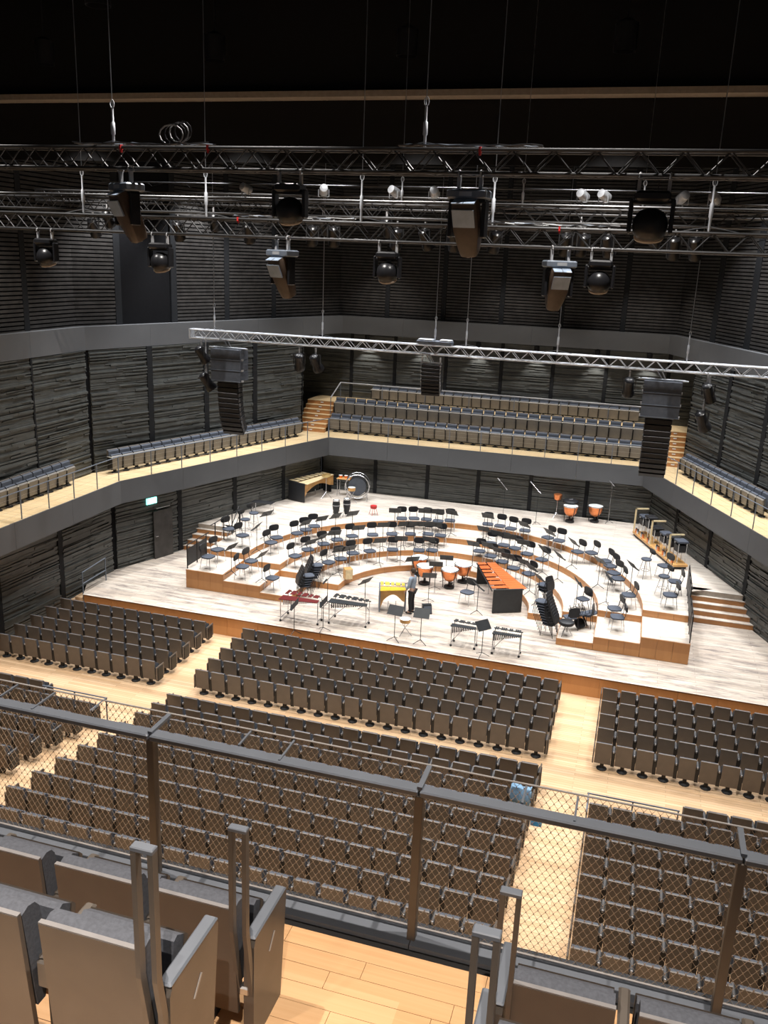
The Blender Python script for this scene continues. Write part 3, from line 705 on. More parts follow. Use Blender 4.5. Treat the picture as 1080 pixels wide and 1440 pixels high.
for i in range(4): fg_seat(5.05 - 0.553 * (i + 1), FY1, FZ, f'taupe upper balcony seat by the mesh rail, {ORD[i + 2]} in from the left of the aisle')
fg_seat(5.08, FY2, FZ + 0.5, 'taupe upper balcony aisle seat with tall handhold, second row above the mesh rail', 1)
for i in range(3): fg_seat(5.08 - 0.553 * (i + 1), FY2, FZ + 0.5, f'taupe upper balcony second-row seat, {ORD[i + 2]} in from the aisle handhold')
fg_seat(6.86, FY1, FZ, 'dark upper balcony aisle seat with black handhold across the plank aisle, front row', -1)
for i in range(3): fg_seat(6.86 + 0.553 * (i + 1), FY1, FZ, f'dark upper balcony front row seat across the plank aisle, {ORD[i + 2]} from aisle')
fg_seat(6.87, FY2, FZ + 0.5, 'dark upper balcony aisle seat with black handhold across the plank aisle, second row', -1)

# ================================================================ RIGGING
def truss(name, label, x0, x1, y, z, h, material, bay=0.55, r=0.025):
    o = empty(name, (x0, y, z)); tag(o, label, 'truss'); ln = x1 - x0
    for dy in (-h / 2, h / 2):
        for dz in (0, h): MB().tube((0, dy, dz), (ln, dy, dz), r, 8).build('chord', material, o, True)
    for nm, (ya, yb, za, zb) in (('front_lacing', (-h / 2, -h / 2, 0, h)), ('back_lacing', (h / 2, h / 2, 0, h)), ('top_lacing', (-h / 2, h / 2, h, h)), ('bottom_lacing', (-h / 2, h / 2, 0, 0))):
        m = MB(); n = int(ln / bay)
        for i in range(n):
            a, b = i * ln / n, (i + .5) * ln / n; c = (i + 1) * ln / n
            m.tube((a, ya, za), (b, yb, zb), r * .45, 5); m.tube((b, yb, zb), (c, ya, za), r * .45, 5)
        m.build(nm, material, o)
    for i in range(int(ln / 2.5) + 1):
        MB().box((min(i * 2.5, ln), 0, h / 2), (0.05, h + 0.06, h + 0.06)).build('coupling', material, o) if i in (0,) else None
    return o
ZF, ZS, ZP = 14.60, 13.72, 10.42
truss('lighting_truss', 'dark front lighting truss carrying the two largest moving lamps', -6, 14, -14.0, ZF, 0.30, 'truss_dark')
truss('lighting_truss', 'second dark lighting truss just behind the front one', -8, 14, -11.0, ZS, 0.30, 'truss_dark')
truss('lighting_truss', 'black lighting truss tangled with cables over the front stalls', -11, 13, -5.5, 14.35, 0.30, 'truss_dark')
truss('lighting_truss', 'black lighting truss high over the stage edge', -13, 13, -0.5, 14.8, 0.34, 'truss_dark')
truss('speaker_truss', 'long silver truss carrying the loudspeaker arrays', -8.85, 12.5, 2.0, ZP, 0.29, 'aluminium')
# single pipes between the trusses
for i, (y, z, lab) in enumerate(((-8.4, 14.55, 'thin lighting pipe behind the second truss'), (-7.2, 14.12, 'low thin pipe with cables over the stalls'), (-2.8, 14.9, 'thin pipe over the first stalls row'), (1.6, 15.6, 'thin pipe above the silver speaker truss'))):
    o = empty('pipe', (0, y, z)); MB().tube((-12, 0, 0), (13, 0, 0), 0.024, 6).build('tube', 'truss_dark', o, True); tag(o, lab, 'pipe')
    m = MB(); rr = random.Random(i)
    for k in range(30):
        xx = -11 + k * 0.8 + rr.uniform(-.2, .2); m.path([(xx, 0.03, 0.0), (xx + .2, 0.03, -0.06 - rr.random() * .1), (xx + .5, 0.03, -0.05), (xx + .7, 0.03, 0.0)], 0.008, 4)
    m.build('cable', 'lamp_black', o)['kind'] = 'stuff'
# hoist cables with shackles
def hoist(x, y, z, label, chain=0.55, r=0.007, ztop=20.9):
    o = empty('hoist_cable', (x, y, z)); tag(o, label, 'cable')
    MB().tube((0, 0, chain), (0, 0, ztop - z), r, 5).build('wire_rope', 'steel', o)
    MB().lathe([(0.012, 0), (0.022, .03), (0.022, chain * .3), (0.034, chain * .34), (0.034, chain * .62), (0.018, chain * .66), (0.018, chain)], 8).build('turnbuckle', 'aluminium', o, True)
    m = MB(); pts = [(0.035 * math.sin(a), 0, chain + 0.06 + 0.06 * math.cos(a)) for a in [2 * PI * i / 8 for i in range(8)]]
    m.path(pts, 0.008, 4, True); m.build('shackle', 'aluminium', o)
    m = MB().path([(-0.45, 0, 0), (0, 0, 0.09), (0.5, 0, 0)], 0.009, 4); m.build('bridle', 'steel', o)
    return o
def xat(px, py, y): return at_y(px, py, y).x
for px, lab in ((160, 'steel hoist cable holding the front truss near the exit-sign side'), (597, 'steel hoist cable holding the front truss above the big lamp')):
    hoist(xat(px, 205, -14), -14, ZF + 0.32, lab)
for px, lab in ((118, 'hoist cable of the second truss, exit-sign end'), (290, 'hoist cable of the second truss beside the round lamps'), (508, 'hoist cable of the second truss at mid span'), (693, 'hoist cable of the second truss beside the big front lamp'), (1000, 'hoist cable of the second truss at the far end')):
    hoist(xat(px, 300, -11), -11, ZS + 0.32, lab, 0.7)
for px, lab in ((302, 'hoist cable of the silver truss over the exit-side loudspeakers'), (453, 'hoist cable of the silver truss by the paired floodlights'), (611, 'hoist cable of the silver truss over the small centre loudspeakers'), (655, 'thin cable of the silver truss beside the chain motor'), (784, 'hoist cable of the silver truss between the loudspeakers'), (968, 'hoist cable of the silver truss by the far loudspeakers')):
    hoist(xat(px, 490, 2), 2.0, ZP + 0.31, lab, 0.8, 0.012)
for px, lab in ((735, 'thin hoist cable of the truss over the stalls'), (905, 'thin hoist cable of the tangled truss by the round lamp'), (565, 'thin hoist cable of the tangled truss at mid span')):
    hoist(xat(px, 280, -5.5), -5.5, 14.67, lab, 0.5)

def clamp_pair(o, gap=0.28, up=0.16):
    for s_ in (-1, 1):
        m = MB(); m.box((s_ * gap / 2, 0, -0.03), (0.04, 0.05, 0.16)); m.path([(s_ * gap / 2, 0.045 * math.cos(a), 0.075 + 0.045 * math.sin(a)) for a in [PI * (-.3 + 1.6 * i / 7) for i in range(8)]], 0.012, 5)
        m.build('clamp', 'arm_grey', o)
def profile_lamp():
    o = empty('moving_lamp'); clamp_pair(o)
    MB().cbox((0, 0, -0.16), (0.50, 0.30, 0.11), 0.02).build('base', 'rail_grey', o)
    MB().box((0, -0.152, -0.16), (0.16, 0.004, 0.05)).build('display', 'arm_grey', o)
    y = MB(); y.cbox((0, 0, -0.24), (0.46, 0.16, 0.05), 0.01)
    for s_ in (-1, 1): y.cbox((s_ * 0.215, 0, -0.45), (0.05, 0.15, 0.44), 0.015)
    y.build('yoke', 'lamp_black', o)
    T = Matrix.Rotation(math.radians(26), 4, 'X')       # nose swung away from the seats and down
    hd = MB(); prof = [(-0.30, 0.155, 0.10), (-0.26, 0.17, 0.125), (0.05, 0.175, 0.14), (0.22, 0.15, 0.13), (0.36, 0.12, 0.115), (0.40, 0.105, 0.10)]
    # cross-sections along the optical axis (pointing down): rounded rectangles
    vs = []; n = 12
    for (t, a, b) in prof:
        for i in range(n):
            an = 2 * PI * i / n; cx = math.copysign(abs(math.cos(an)) ** .55, math.cos(an)) * a; cy = math.copysign(abs(math.sin(an)) ** .55, math.sin(an)) * b
            vs.append(T @ Vector((cx, cy, -t)) + Vector((0, 0.0, -0.50)))
    fs = []
    for k in range(len(prof) - 1):
        for i in range(n): fs.append((k * n + i, k * n + n + i, k * n + n + (i + 1) % n, k * n + (i + 1) % n))
    fs += [tuple(range(n)), tuple(reversed(range((len(prof) - 1) * n, len(prof) * n)))]
    hd.add(vs, fs); h = hd.build('head', 'lamp_belly', o, True)
    for sx in (-1, 1):
        for k in range(2):
            MB().box(T @ Vector((sx * 0.075, -0.02 + 0.0, 0.302)) + Vector((0, 0, -0.50)) + T @ Vector((0, -0.055 + 0.11 * k, 0)), (0.14, 0.10, 0.012), T).build('vent', 'lamp_vent_lit', h)
    MB().box(T @ Vector((0, -0.136, 0.12)) + Vector((0, 0, -0.5)), (0.28, 0.02, 0.22), T).build('back_cover', 'lamp_vent_lit', h)
    MB().lathe([(0.09, 0), (0.085, 0.012)], 14, T @ Matrix.Rotation(PI, 4, 'X'), T @ Vector((0, 0, -0.40)) + Vector((0, 0, -0.50))).build('lens', 'lens', h)
    return o
def ball_lamp():
    o = empty('round_moving_lamp'); clamp_pair(o, 0.34)
    MB().cbox((0, 0, -0.14), (0.40, 0.28, 0.12), 0.03).build('base', 'lamp_black', o)
    y = MB()
    for s_ in (-1, 1): y.cbox((s_ * 0.235, 0, -0.36), (0.05, 0.16, 0.40), 0.02)
    y.cbox((0, 0, -0.21), (0.47, 0.14, 0.04), 0.012); y.build('yoke', 'lamp_black', o)
    h = MB().lathe([(0.06, -0.20), (0.13, -0.165), (0.185, -0.09), (0.205, 0), (0.19, 0.08), (0.14, 0.155), (0.06, 0.195)], 18, None, (0, 0, -0.46)).build('head', 'lamp_black', o, True)
    T = Matrix.Rotation(math.radians(20), 4, 'X')
    MB().lathe([(0.165, -0.10), (0.175, -0.14), (0.16, -0.165), (0.12, -0.172)], 18, T, (0, 0, -0.46)).build('lens', 'beam_tan', h, True)
    return o
prof_kind, ball_kind = Kind(profile_lamp), Kind(ball_lamp)
def hang(kind, px, y, ztruss, label, py=300, cat='stage lamp', rz=0, group=None, s=1.0, cy=-0.15):
    o = kind.place((xat(px, py, y + cy), y + cy, ztruss - 0.10), rz, label, cat, group)
    if s != 1.0: o.scale = (s, s, s)
    return o
hang(prof_kind, 178, -14, ZF, 'long moving lamp with vents coloured as top-lit on the front truss, exit-sign side', 270, rz=-0.5, s=1.1)
hang(prof_kind, 659, -14, ZF, 'long moving lamp with vents coloured as top-lit on the front truss, centre, nose down', 290, rz=-0.12, s=1.12)
hang(ball_kind, 408, -14, ZF, 'round black moving lamp on the front truss between two long lamps', 270)
hang(ball_kind, 917, -14, ZF, 'round black moving lamp at the far end of the front truss', 290, s=1.12)
hang(prof_kind, 397, -11, ZS, 'smaller long moving lamp on the second truss, exit-sign side', 370, rz=-0.4)
hang(prof_kind, 785, -11, ZS, 'smaller long moving lamp on the second truss beside a round lamp', 390, rz=0.4, s=1.05)
for px, lab in ((226, 'round moving lamp on the second truss at the dark wall bay'), (545, 'round moving lamp on the second truss at mid span'), (845, 'round moving lamp on the second truss beside a long lamp'), (66, 'round moving lamp at the exit-sign end of the second truss')):
    hang(ball_kind, px, -11, ZS, lab, 370, s=0.95)
rr = random.Random(5)
def small_lamp():
    o = empty('spotlight'); MB().box((0, 0, -0.04), (0.03, 0.04, 0.14)).build('clamp', 'arm_grey', o)
    y = MB(); y.box((0, 0, -0.12), (0.26, 0.03, 0.02)); y.box((-0.13, 0, -0.24), (0.02, 0.03, 0.24)); y.box((0.13, 0, -0.24), (0.02, 0.03, 0.24)); y.build('yoke', 'truss_dark', o)
    T = Matrix.Rotation(math.radians(35), 4, 'X')
    h = MB().lathe([(0.06, 0.18), (0.10, 0.15), (0.11, -0.12), (0.13, -0.16), (0.13, -0.24)], 10, T, (0, 0, -0.28)).build('body', 'lamp_black', o, True)
    MB().lathe([(0.105, -0.225), (0.1, -0.235)], 10, T, (0, 0, -0.28)).build('lens', 'lens', h)
    return o
small_kind = Kind(small_lamp)
for k, px in enumerate((130, 250, 350, 440, 470, 560, 600, 640, 700, 800, 825, 860, 955, 985)):
    hang(small_kind, px, -5.5, 14.35, f'small black spotlight on the cable-tangled truss, {ORD[k + 1]} from its exit-sign end', 290, group='spotlights on the tangled truss', s=1.15, rz=rr.uniform(-.5, .5))
for k, px in enumerate((150, 300, 455, 545, 690, 820, 930)):
    hang(small_kind, px, -0.5, 14.8, f'small black spotlight on the stage-edge truss, {ORD[k + 1]} from its exit-sign end', 280, group='spotlights on the stage-edge truss', s=1.3, rz=rr.uniform(-.5, .5))
def par_lamp():
    o = empty('silver_lamp'); MB().box((0, 0, 0.02), (0.03, 0.04, 0.14)).build('clamp', 'arm_grey', o)
    y = MB(); y.box((0, 0, 0.09), (0.34, 0.03, 0.02)); y.box((-0.17, 0, 0.2), (0.02, 0.03, 0.22)); y.box((0.17, 0, 0.2), (0.02, 0.03, 0.22)); y.build('yoke', 'aluminium', o)
    MB().lathe([(0.05, -.17), (0.13, -.15), (0.15, .0), (0.15, .2)], 12, Matrix.Rotation(math.radians(-110), 4, 'X'), (0, 0, .3)).build('body', 'aluminium', o, True)
    MB().lathe([(0.14, .19), (0.12, .2)], 12, Matrix.Rotation(math.radians(-110), 4, 'X'), (0, 0, .3)).build('lens', 'lens', o)
    return o
par_kind = Kind(par_lamp)
for k, px in enumerate((345, 455, 553, 610, 818, 848, 960, 1004)):
    o = par_kind.place((xat(px, 285, -5.5), -5.5, 14.74), rr.uniform(-.6, .6), f'bright silver lamp standing on the cable-tangled truss, {ORD[k + 1]} from its exit-sign end', 'stage lamp', 'silver lamps on the tangled truss'); o.scale = (0.75, 0.75, 0.75)
for k, (px, lab) in enumerate(((283, 'black spotlight at the exit-sign end of the silver truss'), (421, 'first of two floodlights under the silver truss by the wall corner'), (444, 'second of two floodlights under the silver truss by the wall corner'), (889, 'slim black spotlight beside the far loudspeaker array'), (1003, 'black spotlight at the far end of the silver truss'))):
    hang(small_kind, px, 2.0, ZP, lab, 500, s=1.5, rz=(-.6, .3, -.3, 0, -.5)[k], cy=-0.2)
# a second lamp hung lower at both ends
for px, py, lab, rz in ((290, 535, 'black spotlight hung low beside the exit-side loudspeakers', -.8), (987, 590, 'black spotlight hung low beside the side balcony wall', -.7)):
    p = at_y(px, py, 1.855); o = small_kind.place((p.x, p.y, p.z + 0.45), rz, lab, 'stage lamp'); o.scale = (1.6, 1.6, 1.6)
    dp = empty('drop_pipe', (p.x, p.y, p.z + 0.45)); MB().tube((0, 0, -.05), (0, 0, ZP - p.z - 0.40), 0.025, 6).build('tube', 'aluminium', dp); tag(dp, lab.replace('spotlight hung low', 'drop pipe of the low spotlight'), 'pipe')
# cables and red bands lying on the front trusses
for (y, z, px0, px1, lab) in ((-14, ZF + .33, 110, 300, 'blue and black cables lying on the front truss, exit-sign side'), (-14, ZF + .33, 560, 760, 'cables lying on the front truss above the big lamp'), (-11, ZS + .33, 330, 500, 'cable bundle lying on the second truss'), (-11, ZS + .33, 690, 880, 'cable bundle lying on the second truss by the long lamp')):
    o = empty('cable_bundle', (0, y, z)); tag(o, lab, 'cable')
    for c in range(4):
        x0, x1 = xat(px0, 250, y), xat(px1, 250, y); pts = []
        for i in range(15):
            t = i / 14; pts.append((x0 + (x1 - x0) * t, (c - 1.5) * 0.06 + rr.uniform(-.03, .03), 0.02 + 0.03 * rr.random()))
        MB().path(pts, 0.012, 5).build('cable', 'rail_grey' if c == 1 else 'lamp_black', o)
for px, y, z in ((171, -14, ZF + .30), (293, -14, ZF + .30), (674, -14, ZF + .30), (335, -11, ZS + .30), (788, -11, ZS + .30)):
    o = MB().box((0, 0, 0), (0.03, 0.07, 0.07)).box((0, 0, -0.05), (0.028, 0.03, 0.05)).build('marker_band', 'red_paint', None, loc=(xat(px, 230 if y == -14 else 310, y - .15), y - 0.15, z)); tag(o, 'small red marker band wrapped on a dark truss chord', 'marker', 'red bands on the trusses')
o = empty('cable_coil', (xat(243, 190, -14), -14, ZF + 0.33)); tag(o, 'loose coil of cable standing on the front truss', 'cable')
for k in range(4):
    MB().path([(0.2 * math.cos(a) * (1 - .1 * k) + .05 * k, 0.03 * k - .05, 0.16 + 0.14 * math.sin(a) + .02 * k) for a in [2 * PI * i / 12 for i in range(12)]], 0.012, 4, True).build('loop', 'lamp_black' if k % 2 else 'arm_grey', o)
# loudspeaker arrays
def array(px, label, sub=True, n=11, w=0.80, py=490):
    x = xat(px, py, 2); o = empty('loudspeaker_array', (x, 2.0, ZP)); tag(o, label, 'loudspeaker')
    MB().tube((-0.05, 0, -0.25), (-0.25, 0, 0.02), 0.02, 6).tube((0.05, 0, -0.25), (-0.1, 0, 0.02), 0.02, 6).build('bridle', 'steel', o)
    MB().box((-0.17, 0, 0.0), (0.3, 0.36, 0.03)).build('truss_clamp', 'steel', o)
    z = -0.28
    if sub:
        MB().cbox((0, 0, z), (1.3, 0.10, 0.05), 0.01).cbox((0.62, -0.1, z), (0.25, 0.05, 0.05), .01).cbox((-0.62, -0.1, z), (0.25, 0.05, 0.05), .01).build('flying_frame', 'aluminium', o); z -= 0.03
        for k in range(3):
            c = MB(); h = 0.375; a = 0.57 - 0.0 * k
            c.add([(-a, -0.35, z - h + .012), (a, -0.35, z - h + .012), (a * .96, 0.35, z - h + .012), (-a * .96, 0.35, z - h + .012), (-a, -0.35, z), (a, -0.35, z), (a * .96, .35, z), (-a * .96, .35, z)], [(0, 3, 2, 1), (4, 5, 6, 7), (0, 1, 5, 4), (1, 2, 6, 5), (2, 3, 7, 6), (3, 0, 4, 7)])
            cb = c.build('bass_cabinet', 'speaker_cab', o)
            MB().box((0, -0.36, z - h + 0.02), (1.14, 0.02, 0.022)).build('rim', 'rail_grey', cb)
            for s_ in (-1, 1): MB().box((s_ * 0.58, -0.2, z - h + .03), (0.05, 0.12, 0.07)).build('lug', 'arm_grey', cb)
            z -= h
        MB().cbox((0, 0, z - .03), (0.9, 0.4, 0.04), .01).build('flying_frame', 'rail_grey', o); z -= 0.05; wy = 0.0
    else:
        MB().box((0, -0.1, z), (w + .1, 0.06, 0.06)).box((-w / 2, -0.1, z + .1), (0.05, 0.05, 0.2)).box((w / 2, -0.1, z + .1), (0.05, 0.05, 0.2)).build('flying_frame', 'aluminium', o); z -= 0.03; wy = 0
    y = 0.0; ang = 0.02
    hh = 0.178 if sub else 0.115
    for k in range(n):
        ang += 0.02 + 0.008 * k if sub else 0.04
        T = Matrix.Rotation(ang, 4, 'X')
        c = MB().cbox((0, y, z - hh / 2), (w, 0.42, hh - 0.012), 0.015, T); cb = c.build('cabinet', 'speaker_black', o)
        for s_ in (-1, 1): MB().box((s_ * (w / 2 + .012), y - .12, z - hh / 2), (0.02, 0.10, hh * .7), T).build('link', 'arm_dark' if sub else 'arm_grey', cb)
        z -= hh * math.cos(ang); y += hh * math.sin(ang) * 0.85
    return o
array(323, 'hanging loudspeaker array with three wide cabinets, in front of the exit-sign-side wall')
array(933, 'hanging loudspeaker array with three wide cabinets, before the far balcony stairs', py=535)
array(608, 'small hanging centre loudspeaker array with a pale frame', False, 9, 0.62, 500)
mo = empty('chain_motor', (xat(612, 478, 2.0), 2.0, ZP + 0.30)); tag(mo, 'pale chain motor box lying on the silver truss', 'motor')
MB().cbox((0, 0, 0.09), (1.2, 0.34, 0.13), .03).build('case', 'rail_grey', mo); MB().cbox((-.3, 0, 0.17), (0.5, 0.3, 0.05), .02).build('cover', 'aluminium', mo); MB().cbox((.38, 0, 0.17), (0.4, 0.3, 0.06), .02).build('cover', 'aluminium', mo)
# house downlights: black cans under the ceiling, each with its own lamp
def can_build():
    o = empty('downlight'); MB().lathe([(0.10, 0.60), (0.28, 0.5), (0.28, -0.12), (0.27, -0.12), (0.27, 0.3)], 14, capb=False, capt=False).build('can', 'lamp_black', o, True); return o
can = Kind(can_build)
for k, (x, y, z, w, cone, col) in enumerate(DOWNLIGHTS):
    o = can.place((x, y, z), 0, 'black can downlight hung below the dark ceiling' if z > 10 else 'black can downlight under the gallery above the rear balcony', 'downlight', 'ceiling downlights' if z > 10 else 'gallery downlights')
    ld = bpy.data.lights.new('downlight_lamp', 'SPOT'); ld.energy = w; ld.color = col; ld.spot_size = math.radians(cone); ld.spot_blend = 0.6; ld.shadow_soft_size = 0.05
    lo = bpy.data.objects.new('lamp', ld); COL.objects.link(lo); lo.parent = o; lo.location = (0, 0, 0.12)
    if z > 10: MB().tube((0, 0, .58), (0, 0, ZT - z), 0.02, 5).build('stem', 'lamp_black', o)
    else: o.scale = (0.5, 0.5, 0.5)

# ================================================================ ORCHESTRA
CONDUCTOR = Vector((0.0, 2.2, 0))
def face_to(p, t=CONDUCTOR): return math.atan2(t.y - p.y, t.x - p.x) - PI / 2
def rounded(w, d, n=14, pw=0.6): return [(math.copysign(abs(math.cos(a)) ** pw, math.cos(a)) * w / 2, math.copysign(abs(math.sin(a)) ** pw, math.sin(a)) * d / 2) for a in [2 * PI * i / n for i in range(n)]]
def orchestra_chair():
    o = empty('orchestra_chair')
    MB().prism(rounded(0.44, 0.42), 0.43, 0.475).build('seat', 'chair_seat', o)
    T = Matrix.Translation((0, -0.23, 0.79)) @ Matrix.Rotation(math.radians(82), 4, 'X')
    MB().prism(rounded(0.40, 0.26), -0.018, 0.018, T).build('backrest', 'chair_black', o)
    for s_ in (-1, 1):
        MB().path([(s_ * 0.15, -0.15, 0.43), (s_ * 0.15, -0.20, 0.52), (s_ * 0.13, -0.235, 0.80)], 0.011, 5).build('back_support', 'chair_black', o)
        MB().tube((s_ * 0.17, 0.15, 0.43), (s_ * 0.20, 0.20, 0), 0.012, 5).build('leg', 'chrome', o)
        MB().tube((s_ * 0.17, -0.15, 0.43), (s_ * 0.20, -0.22, 0), 0.012, 5).build('leg', 'chrome', o)
    return o
def bass_stool():
    o = empty('bass_stool')
    MB().lathe([(0.17, 0.70), (0.19, 0.72), (0.19, 0.75), (0.16, 0.77)], 14).build('seat', 'chair_seat', o, True)
    MB().path([(0.15 * math.cos(a), 0.15 * math.sin(a) * 1.0, 0.3) for a in [2 * PI * i / 8 for i in range(8)]], 0.01, 4, True).build('foot_ring', 'chrome', o)
    for k in range(4):
        a = PI / 4 + k * PI / 2; MB().tube((0.10 * math.cos(a), 0.10 * math.sin(a), 0.7), (0.25 * math.cos(a), 0.25 * math.sin(a), 0), 0.013, 5).build('leg', 'chrome', o)
    T = Matrix.Translation((0, -0.22, 1.02)) @ Matrix.Rotation(math.radians(80), 4, 'X')
    MB().prism(rounded(0.34, 0.2), -0.02, 0.02, T).build('backrest', 'chair_black', o)
    MB().tube((0, -0.12, 0.71), (0, -0.22, 1.0), 0.015, 5).build('back_support', 'chair_black', o)
    return o
def music_stand():
    o = empty('music_stand')
    T = Matrix.Translation((0, 0.02, 1.08)) @ Matrix.Rotation(math.radians(52), 4, 'X')
    t = MB().box((0, 0, 0), (0.50, 0.34, 0.008)); t.v = [tuple(T @ Vector(v)) for v in t.v]; t = t.build('tray', 'stand_black', o)
    l = MB().box((0, -0.17, 0.025), (0.50, 0.008, 0.05)); l.v = [tuple(T @ Vector(v)) for v in l.v]; l.build('lip', 'stand_black', t)
    MB().tube((0, 0, 0.12), (0, 0, 1.06), 0.012, 5).build('pole', 'stand_black', o)
    for k in range(3):
        a = PI / 2 + k * 2 * PI / 3; MB().tube((0, 0, 0.14), (0.24 * math.cos(a), 0.24 * math.sin(a), 0.012), 0.011, 4).build('leg', 'stand_black', o)
    return o
chair_k, stool_k, stand_k = Kind(orchestra_chair), Kind(bass_stool), Kind(music_stand)
LEVELW = ['open stage floor', 'lowest riser', 'second riser', 'third riser', 'top stage level']
# pixels of chair seats in the photograph, per level, turned into floor positions
CH = {4: [(322, 745), (341, 754), (942, 838), (949, 819), (934, 797)],
      3: [(306, 774), (293, 784), (381, 764), (389, 757), (418, 751), (430, 746), (442, 741), (565, 730), (579, 730), (595, 731), (611, 733), (686, 738), (699, 740), (717, 744), (738, 747), (770, 757), (785, 761), (812, 777), (825, 778), (851, 790), (858, 797), (863, 807), (869, 815), (884, 838), (632, 733)],
      2: [(341, 798), (353, 790), (415, 783), (433, 774), (455, 766), (474, 760), (495, 755), (524, 753), (551, 752), (577, 752), (602, 752), (618, 754), (690, 765), (704, 767), (724, 772), (741, 780), (762, 788), (868, 869), (864, 857)],
      1: [(383, 814), (462, 792), (479, 787), (496, 779), (520, 776), (552, 774), (589, 775), (603, 775), (674, 776), (690, 783), (706, 791), (722, 800), (743, 808)],
      0: [(657, 834)]}
placed = []
for lv, lst in CH.items():
    pos = sorted([at(px, py, L[lv] + 0.45) for px, py in lst], key=lambda p: -math.atan2(p.y - YC + 3, p.x))
    for i, p in enumerate(pos):
        for c in placed:
            dd = Vector((p.x - c.x, p.y - c.y, 0))
            if abs(p.z - c.z) < .2 and dd.length < 0.56: q = Vector((c.x, c.y, 0)) + dd.normalized() * 0.57; p = Vector((q.x, q.y, p.z))
        placed.append(p)
        chair_k.place((p.x, p.y, L[lv]), face_to(p) + random.uniform(-.25, .25), f'round-backed orchestra chair on the {LEVELW[lv]}, {ORD[i + 1]} from the exit-sign side', 'chair', 'chairs on the ' + LEVELW[lv]).scale = (1.14, 1.12, 1.08)
for i, (px, py) in enumerate(((345, 731), (357, 722), (909, 787), (934, 811))):
    p = at(px, py, L[4] + 0.75)
    stool_k.place((p.x, p.y, L[4]), face_to(p) + random.uniform(-.3, .3), ['tall double bass stool nearest the stage stairs, exit-sign side', 'tall double bass stool beside the low black bench, exit-sign side', 'tall double bass stool before the percussion trolley', 'tall double bass stool beside the far stage railing'][i], 'stool', 'double bass stools').scale = (1.1, 1.1, 1.05)
ST = {4: [(375, 724), (361, 742), (890, 797)],
      3: [(325, 771), (441, 740), (464, 735), (481, 731), (509, 731), (559, 724), (598, 727), (615, 728), (634, 726), (686, 727), (737, 739), (764, 752), (800, 765), (840, 790), (845, 812)],
      2: [(376, 783), (448, 766), (470, 761), (489, 757), (507, 745), (554, 752), (575, 748), (592, 751), (609, 748), (664, 757), (682, 760), (699, 763), (714, 769), (735, 778), (787, 783), (590, 757)],
      1: [(323, 782), (474, 774), (492, 774), (568, 763), (605, 762), (540, 765), (665, 767), (686, 768), (700, 776), (714, 783), (728, 793), (740, 800), (759, 814), (813, 820)],
      0: [(455, 848), (461, 816), (514, 819), (580, 788), (613, 795), (628, 786), (604, 811), (593, 865), (556, 861), (673, 826), (680, 882), (414, 852)]}
ST[1] = [q for q in ST[1] if q[0] > 330 and q != (813, 820)]; ST[2].append((813, 820))
for lv, lst in ST.items():
    pos = sorted([at(px, py, L[lv] + 1.06) for px, py in lst], key=lambda p: -math.atan2(p.y - YC + 3, p.x))
    for i, p in enumerate(pos):
        # keep the tripod clear of riser edges: pull it onto its own level
        v = Vector((p.x, p.y - YC, 0)); r = v.length
        if p.y > YC and 0 < lv < 4:
            rr_ = min(max(r, RAD[lv] + 0.26), RAD[lv + 1] - 0.12); v = v / r * rr_; p = Vector((v.x, v.y + YC, p.z))
        for c in placed:       # and clear of the chairs
            dd = Vector((p.x - c.x, p.y - c.y, 0))
            if dd.length < 0.42:
                if dd.length < 0.05: dd = Vector((0.3, -0.3, 0))
                p = Vector((c.x, c.y, p.z)) + dd.normalized() * 0.46
        placed.append(Vector((p.x, p.y, 0)))
        stand_k.place((p.x, p.y, L[lv]), face_to(p) + PI + PI + random.uniform(-.3, .3), f'black music stand on the {LEVELW[lv]}, {ORD[i + 1]} from the exit-sign side', 'music stand', 'music stands on the ' + LEVELW[lv]).scale = (1.1, 1.1, 1.04)
# stacks of chairs: every chair in a stack is a chair
def stack_chair():
    o = empty('stacking_chair')
    MB().prism(rounded(0.44, 0.44, 12, .5), 0.43, 0.47).build('seat', 'chair_seat', o)
    T = Matrix.Translation((0, -0.25, 0.70)) @ Matrix.Rotation(math.radians(80), 4, 'X')
    MB().prism(rounded(0.43, 0.36, 12, .5), -0.02, 0.02, T).build('backrest', 'chair_black', o)
    for s_ in (-1, 1):
        MB().tube((s_ * 0.20, 0.19, 0.45), (s_ * 0.22, 0.22, 0), 0.013, 5).build('leg', 'chair_black', o)
        MB().path([(s_ * 0.21, -0.24, 0.66), (s_ * 0.21, -0.2, 0.44), (s_ * 0.22, -0.25, 0)], 0.013, 5).build('leg', 'chair_black', o)
    return o
stackk = Kind(stack_chair)
def stack(px, py, z, n, rz, name, dz=0.095, dy=0.045):
    p = at(px, py, z); u = Vector((-math.sin(rz), math.cos(rz)))
    for k in range(n):
        stackk.place((p.x + u.x * dy * k, p.y + u.y * dy * k, z + dz * k), rz, f'black stacking chair in the {name}, {ORD[k + 1]} from the bottom', 'chair', name)
stack(427, 838, L[0], 5, -0.9, 'nearer stack behind the red xylophone')
stack(438, 826, L[0], 6, -0.9, 'farther stack behind the red xylophone')
stack(771, 893, L[0], 9, 1.25, 'tall stack beside the lowest riser wing')
stack(765, 845, L[1], 3, 1.0, 'short stack on the lowest riser')
